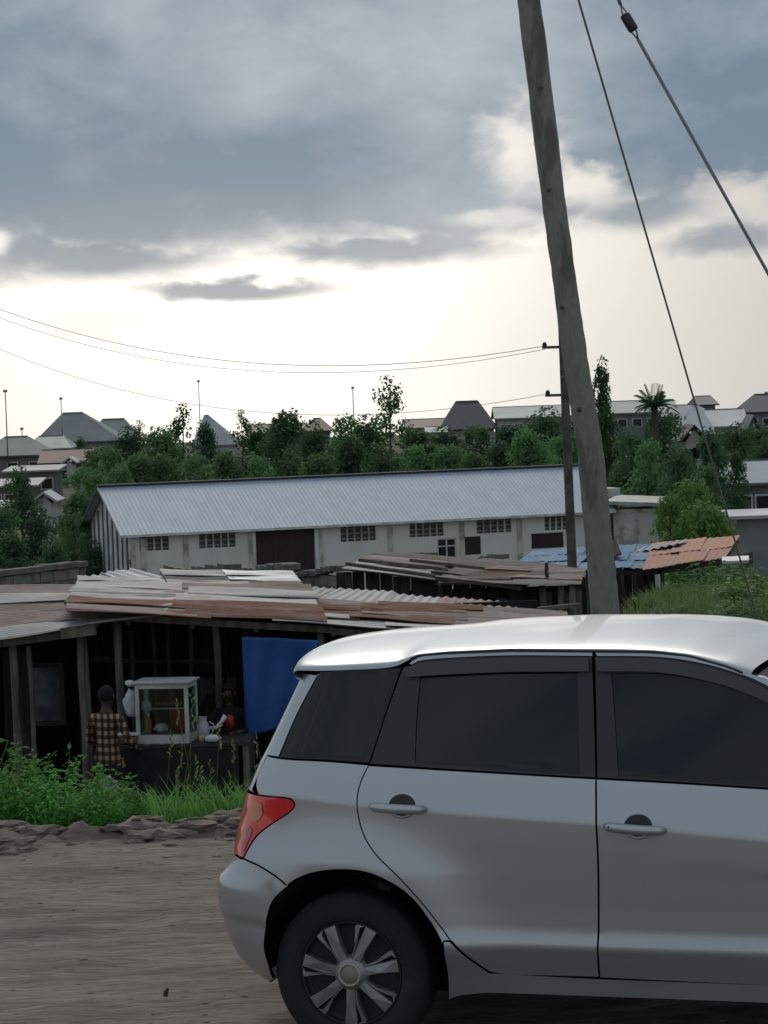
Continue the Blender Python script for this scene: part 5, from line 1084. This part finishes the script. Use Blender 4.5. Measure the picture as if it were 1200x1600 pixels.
# one in black behind the right end of the table, holding something red
J, B = body(1.60, ((-.27, -.10, 1.10), (-.12, -.30, 1.12)), ((.27, -.08, 1.08), (.10, -.28, 1.06)))
p2 = at(366, 1290, 30.55)
person('person', 'person in black clothes behind the right end of the table holding red cloth', J, B, {'list': ['shirt_black', 'trouser', 'skin'], 'rule': lambda c: 2 if c.z > 1.37 or c.z < .08 or (c.y < -.20 and c.z > .9) else (0 if c.z > .82 else 1), 'face': (-.35, -1, -.1), 'hands': (('wrL', 'elL'), ('wrR', 'elR'))}, (p2.x, 30.5, gz(p2.x, 30.5)), R(-8))
crumple('red_cloth', at(359, 1128, 30.12), (.05, .05, .09), 'red_plastic', 'bunched red cloth held by the person in black', 'cloth', 21)
J, B = body(1.62, ((-.25, 0, 1.08), (-.22, -.16, .92)), ((.25, 0, 1.08), (.22, -.16, .92))); p3 = at(350, 1270, 31.7)
person('person', 'person standing in shadow behind the one in black clothes', J, B, {'list': ['shirt_black', 'trouser', 'skin'], 'rule': lambda c: 2 if c.z > 1.38 or c.z < .08 or (c.y < -.10 and .85 < c.z < 1.0) else (0 if c.z > .82 else 1), 'face': (.2, -1, 0), 'hands': (('wrL', 'elL'), ('wrR', 'elR'))}, (p3.x, 31.7, gz(p3.x, 31.7)), R(10))
# ================================================================ poles and wires
up_ = thing('utility_pole', 'thick leaning wooden utility pole with grey weathered surface', 'pole', (0, 0, 0)); PY = 20.0; random.seed(2)
# the pole follows its own slightly crooked line
line = [(794, -260, 33), (812, -110, 34), (826, 0, 35), (839, 100, 37), (851, 200, 38), (867, 330, 37), (881, 430, 36), (893, 520, 38), (905, 600, 39), (922, 700, 40), (931, 800, 42), (940, 890, 44), (947, 970, 45), (952, 1040, 46), (962, 1190, 48)]
b = MB(); pts = [at(px, py, PY) for px, py, w in line]; rad = [w/2*PY/FPX for _, _, w in line]
P2 = []; R2 = []
for i in range(len(pts)-1):
    for j in range(6): P2.append(pts[i].lerp(pts[i+1], j/6)); R2.append((rad[i]+(rad[i+1]-rad[i])*j/6)*random.uniform(.97, 1.03))
P2.append(pts[-1]); R2.append(rad[-1]); zg = gz(pts[-1].x, PY); P2.append(Vector((pts[-1].x+.02, PY, zg-.5))); R2.append(rad[-1]*1.05)
b.tube(P2, R2, 22, ov=.02); b.build('pole_shaft', 'pole_wood', up_, True)
for px, py in ((845, 136), (857, 296), (878, 480), (880, 590), (905, 640)):
    p = at(px, py, PY-.10); MB().lathe([(0, .012), (.014, .008), (.020, -.004)], 10, Matrix.Translation(p) @ Matrix.Rotation(R(90), 4, 'X')).build('knot', 'pole_dark', up_, True)
def wire(name, label, a, c, r_, sag=0., n=24, m='wire', group=None):
    a = Vector(a); c = Vector(c); pts = [a.lerp(c, i/n)-Vector((0, 0, sag*4*(i/n)*(1-i/n))) for i in range(n+1)]
    return tag(MB().tube(pts, r_, 6).build(name, m, None, True), label, 'wire', group)
top = P2[0]
def toground(a, c):
    v = c-a; t_ = 1.
    while (a+v*t_).z > gz((a+v*t_).x, (a+v*t_).y)-.2 and t_ < 6: t_ += .02
    return a+v*t_
wire('guy_wire', 'thin plain stay wire running down beside the thick leaning pole', at(878, -90, 20), toground(at(878, -90, 20), at(1112, 720, 24)), .009, .0)
g0, g1 = at(945, -50, 20), at(1290, 580, 21.5); g1 = toground(g0, g1)
gw = thing('guy_wire', 'stay wire with a black insulator sloping away from the thick pole', 'wire', (0, 0, 0))
ins = at(982, 34, 20.05); dirv = (g1-g0).normalized(); i0 = at(970, 8, 20.05); i1 = at(997, 62, 20.1)
MB().tube([i1, i1.lerp(g1, .5), g1], [.014]*3, 6).build('lower_strand', 'wire', gw, True); MB().tube([g0, i0], [.013]*2, 6).build('upper_strand', 'wire', gw, True)
MB().tube([at(975, 22, 20.05), at(977, 25, 20.05), at(989, 45, 20.05), at(991, 48, 20.05)], [.034, .042, .042, .034], 12).build('insulator', 'porcelain', gw, True)
for sg in (-4, 4):
    MB().tube([i0, at(976+sg, 20, 20.05), at(984+sg, 36, 20.05)], .007, 5).build('loop', 'wire', gw, True); MB().tube([i1, at(991+sg, 50, 20.05), at(983+sg, 34, 20.05)], .007, 5).build('loop', 'wire', gw, True)
# thin pole further away, with two short arms
tp = thing('utility_pole', 'thin straight pole with short side arms standing behind the tan roof', 'pole', (0, 0, 0)); a, c = at(878, 500, 46), at(898, 980, 46); c = a+(c-a)*1.15
MB().tube([a.lerp(c, i/10) for i in range(11)], [.075+.018*i/10 for i in range(11)], 12).build('pole_shaft', 'pole_dark', tp, True)
arms = []
for (xa, xb, y_) in ((847, 882, 543), (852, 886, 618)):
    MB().beam(at(xa, y_, 45.9), at(xb, y_-1, 45.9), .05, .05).build('cross_arm', 'pole_dark', tp); arms.append(at(xa+2, y_-2, 45.9))
    MB().lathe([(0, 0), (.03, 0), (.045, .04), (.025, .08), (0, .09)], 10, Matrix.Translation(at(xa+4, y_-1, 45.9))).build('pin_insulator', 'porcelain', tp, True)
WL_ = 'overhead power lines to the thin pole'
wire('power_line', 'upper overhead line sagging across the bright sky to the thin pole', at(-120, 434, 58), arms[0], .0062, 1.0); wire('power_line', 'second overhead line just under the upper one across the sky', at(-120, 446, 60), arms[0]+Vector((.05, .3, -.05)), .005, 1.08)
wire('power_line', 'lower faint overhead line reaching the lower arm of the thin pole', at(-120, 487, 62), arms[1], .005, 1.2)
# masts on the skyline
def mast(px, y0, y1, d_, r_, label):
    a, c = at(px, y0, d_), at(px, y1, d_); zg = gz(a.x, d_); t = thing('antenna_mast', label, 'mast', (a.x, d_, zg)); H = a.z-zg
    MB().tube([(0, 0, -.3), (0, 0, H*.5), (0, 0, H)], [r_*.6, r_*.5, r_*.4], 8).build('mast_pole', 'steel', t, True); MB().box((0, 0, H-.15), (r_*3, r_*3, .3)).build('mast_head', 'steel', t)
mast(8, 609, 690, 300, .15, 'plain tall pole standing among the left-hand roofs'); mast(95, 621, 650, 350, .14, 'short pale mast above the hipped grey roof'); mast(310, 594, 660, 350, .12, 'slender mast beside the grey-white gable roof'); mast(551, 604, 650, 330, .13, 'slender mast above the middle of the tree belt'); mast(34, 668, 705, 310, .12, 'short lamp pole in front of the green left-hand roof'); mast(1197, 612, 660, 330, .14, 'short mast among the right-hand roofs')
# ================================================================ houses of the town
def hmat(n, c, r_=.6, me_=.1): 
    if n not in MATS: mat(n, c, r_, me_, c2=tuple(q*.8 for q in c), scale=.35)
    return n
hmat('r_slate', (.17, .195, .215)); hmat('r_teal', (.10, .16, .165)); hmat('r_green', (.17, .215, .195)); hmat('r_white', (.50, .52, .53)); hmat('r_maroon', (.12, .055, .055)); hmat('r_dark', (.055, .070, .085)); hmat('r_pale', (.38, .40, .40)); hmat('r_brown', (.11, .075, .062)); hmat('r_blue', (.26, .31, .36)); hmat('r_ltgreen', (.34, .40, .37))
hmat('h_wall', (.30, .285, .25), .9, 0); hmat('h_wall2', (.20, .185, .17), .9, 0); hmat('h_cream', (.42, .39, .33), .9, 0); hmat('h_white', (.55, .55, .54), .9, 0); hmat('h_grey', (.24, .25, .25), .9, 0)
def house(label, pl, pr, ridge, eave, d_, roof='hip', rm='r_slate', wm='h_wall', deep=9., rl=.35, turn=0., n_win=3, cat='house', rid_shift=0., name='house'):
    a, c = at(pl, eave, d_), at(pr, eave, d_); w = (c-a).length; cx2 = (a.x+c.x)/2; zg = gz(cx2, d_+deep/2); he = a.z*.5+c.z*.5-zg; hr = at((pl+pr)/2, ridge, d_+deep/2).z-zg
    t = thing(name, label, cat, (cx2, d_, zg), turn); o = .5; wt = MB()
    if he < 1.2: zg2 = -(2.6-he)
    else: zg2 = -.6
    MB().box((0, deep/2, (he+zg2)/2), (w-2*o, deep-2*o, he-zg2)).build('wall', wm, t)
    x0, x1, y0, y1 = -w/2, w/2, 0, deep; b = MB(); ym = deep/2
    if roof == 'hip':
        ra, rb = rid_shift*w-rl*w/2, rid_shift*w+rl*w/2; v = [(x0, y0, he), (x1, y0, he), (x1, y1, he), (x0, y1, he), (ra, ym, hr), (rb, ym, hr)]; b.add(v, [(0, 1, 5, 4), (1, 2, 5), (2, 3, 4, 5), (3, 0, 4)])
    elif roof == 'gable': v = [(x0, y0, he), (x1, y0, he), (x1, y1, he), (x0, y1, he), (x0, ym, hr), (x1, ym, hr)]; b.add(v, [(0, 1, 5, 4), (2, 3, 4, 5)])
    elif roof == 'front':                                       # gable faces the road
        v = [(x0, y0, he), (x1, y0, he), (x1, y1, he), (x0, y1, he), (rid_shift*w, y0, hr), (rid_shift*w, y1, hr)]; b.add(v, [(0, 4, 5, 3), (1, 2, 5, 4)])
        MB().add([(x0+o, y0+o, he-.02), (x1-o, y0+o, he-.02), (rid_shift*w, y0+o, hr-.25)], [(0, 1, 2)]).build('gable_end', wm, t); MB().add([(x0+o, y1-o, he-.02), (x1-o, y1-o, he-.02), (rid_shift*w, y1-o, hr-.25)], [(0, 1, 2)]).build('gable_end', wm, t)
    else: v = [(x0, y0, he), (x1, y0, he), (x1, y1, hr), (x0, y1, hr)]; b.add(v, [(0, 1, 2, 3)])
    r_ = b.build('roof', rm, t); s = r_.modifiers.new('thick', 'SOLIDIFY'); s.thickness = .18; s.offset = 1
    if roof in ('hip', 'gable'): MB().beam((x0+.1 if roof == 'gable' else ra, ym, hr+.14), (x1-.1 if roof == 'gable' else rb, ym, hr+.14), .3, .12).build('ridge_cap', 'r_brown', r_)
    if roof == 'gable':
        for xe in (x0+o, x1-o): MB().add([(xe, y0+o, he-.02), (xe, y1-o, he-.02), (xe, ym, hr-.2)], [(0, 1, 2)]).build('gable_end', wm, t)
    for i in range(n_win):
        xw = x0+o+(w-2*o)*(i+.5)/n_win; f = MB().box((xw, y0+o-.03, he-1.2), (1.3, .1, 1.2)).build('window', 'frame_white', t); MB().box((xw, y0+o-.06, he-1.2), (1.08, .08, .98)).build('pane', 'pane_dark', f)
    return t
house('big grey hipped-roof house with a pointed top on the left skyline', 52, 190, 646, 692, 350, 'hip', 'r_slate', 'h_wall', 12, .22, rid_shift=-.10)
house('teal hipped roof joined behind the big grey hipped roof', 135, 210, 656, 688, 362, 'hip', 'r_teal', 'h_wall2', 10, .45)
house('green tin-roofed house at the left edge of the town', -40, 76, 684, 714, 300, 'hip', 'r_green', 'h_wall2', 9, .3)
house('pale low roof between the green roof and grey hipped roof', 36, 112, 683, 703, 325, 'hip', 'r_ltgreen', 'h_wall2', 8, .5)
house('maroon tin-roofed house with a small white gable', 58, 142, 704, 725, 285, 'gable', 'r_maroon', 'h_wall2', 8)
house('white gable porch in front of the maroon roof', 96, 120, 716, 725, 280, 'front', 'r_white', 'h_white', 4, n_win=0, cat='porch', name='porch')
house('grey block house with a thin flat pale roof at the left', 2, 92, 731, 738, 255, 'flat', 'r_pale', 'h_wall2', 7, n_win=3)
house('low grey-walled house below the flat pale roof', -30, 60, 752, 762, 240, 'flat', 'r_pale', 'h_wall2', 6, n_win=3)
house('white-walled hut showing through the leaves left of the warehouse', 48, 88, 770, 786, 205, 'front', 'r_white', 'h_white', 5, n_win=0, cat='hut', name='hut')
house('small white shack low among the leaves at the left', 33, 57, 803, 812, 190, 'flat', 'r_white', 'h_white', 4, n_win=0, cat='shack', name='shack')
house('white sheet-roofed shack at the left edge of the gully', -20, 14, 787, 797, 185, 'flat', 'r_white', 'h_white', 4, n_win=0, cat='shack', name='shack')
house('grey-white steep gable roof rising between two trees', 300, 372, 650, 697, 335, 'hip', 'r_pale', 'h_white', 10, .08, rid_shift=-.22)
house('low brown roof on the ridge beyond the middle trees', 385, 480, 664, 678, 350, 'gable', 'r_brown', 'h_wall', 8, n_win=2)
house('brown pointed roof peeping over the middle of the belt', 470, 520, 655, 675, 345, 'hip', 'r_brown', 'h_wall2', 8, .2)
house('dark blue-grey hipped roof with a flat top on the skyline', 688, 778, 628, 672, 345, 'hip', 'r_dark', 'h_cream', 11, .38)
house('low red-brown roofs left of the dark hipped roof', 632, 700, 656, 670, 350, 'gable', 'r_brown', 'h_cream', 8, n_win=2)
house('small pale hut below the dark hipped roof', 664, 700, 668, 677, 330, 'gable', 'r_pale', 'h_white', 5, n_win=1)
house('long pale green roof behind the thick wooden pole', 772, 890, 636, 654, 345, 'gable', 'r_ltgreen', 'h_cream', 10, n_win=5)
house('pale green roof left of the palm tree', 955, 1060, 627, 646, 340, 'gable', 'r_ltgreen', 'h_grey', 9, n_win=4)
house('grey low roof right of the palm tree', 1035, 1120, 634, 652, 330, 'hip', 'r_slate', 'h_grey', 9, .4)
house('dark rounded roof on the skyline at the right', 1084, 1124, 620, 634, 350, 'hip', 'r_dark', 'h_grey', 8, .6)
house('large white tin roof sloping in two planes at the right', 1056, 1122, 634, 682, 275, 'hip', 'r_white', 'h_white', 10, .15, rid_shift=.1)
house('long white tin roof next to the two-plane white roof', 1108, 1172, 641, 668, 280, 'gable', 'r_white', 'h_white', 9, n_win=2)
house('beige gable-fronted house below the white tin roofs', 1064, 1108, 665, 690, 250, 'front', 'r_brown', 'h_cream', 8, n_win=2)
house('dark pitched roof at the right edge of the skyline', 1160, 1240, 617, 645, 320, 'hip', 'r_dark', 'h_grey', 9, .3)
house('narrow grey gable among the right-hand trees', 1168, 1190, 650, 672, 270, 'front', 'r_slate', 'h_white', 6, n_win=1)
house('grey house with a blue-grey roof above the right slope', 1132, 1260, 722, 758, 165, 'gable', 'r_blue', 'h_wall2', 8, n_win=3)
house('low white-roofed lean-to in front of the grey right-hand house', 1136, 1260, 802, 810, 140, 'flat', 'r_white', 'h_grey', 4, n_win=0, cat='lean-to', name='lean_to')
p = at(1158, 800, 150); t = thing('water_tank', 'black water tank standing before the grey right-hand house', 'tank', (p.x, 150, p.z-.3)); MB().lathe([(0, 0), (.55, 0), (.57, .1), (.57, .75), (.5, .85), (.2, .95), (.2, 1.0), (0, 1.0)], 20).build('tank_body', 'dark_plastic', t, True); MB().lathe([(.0, 1.03), (.22, 1.03), (.22, .99)], 16).build('lid', 'dark_plastic', t, True); MB().box((0, 0, -1.6), (1.3, 1.3, 3.2)).build('tank_stand', 'h_grey', t)
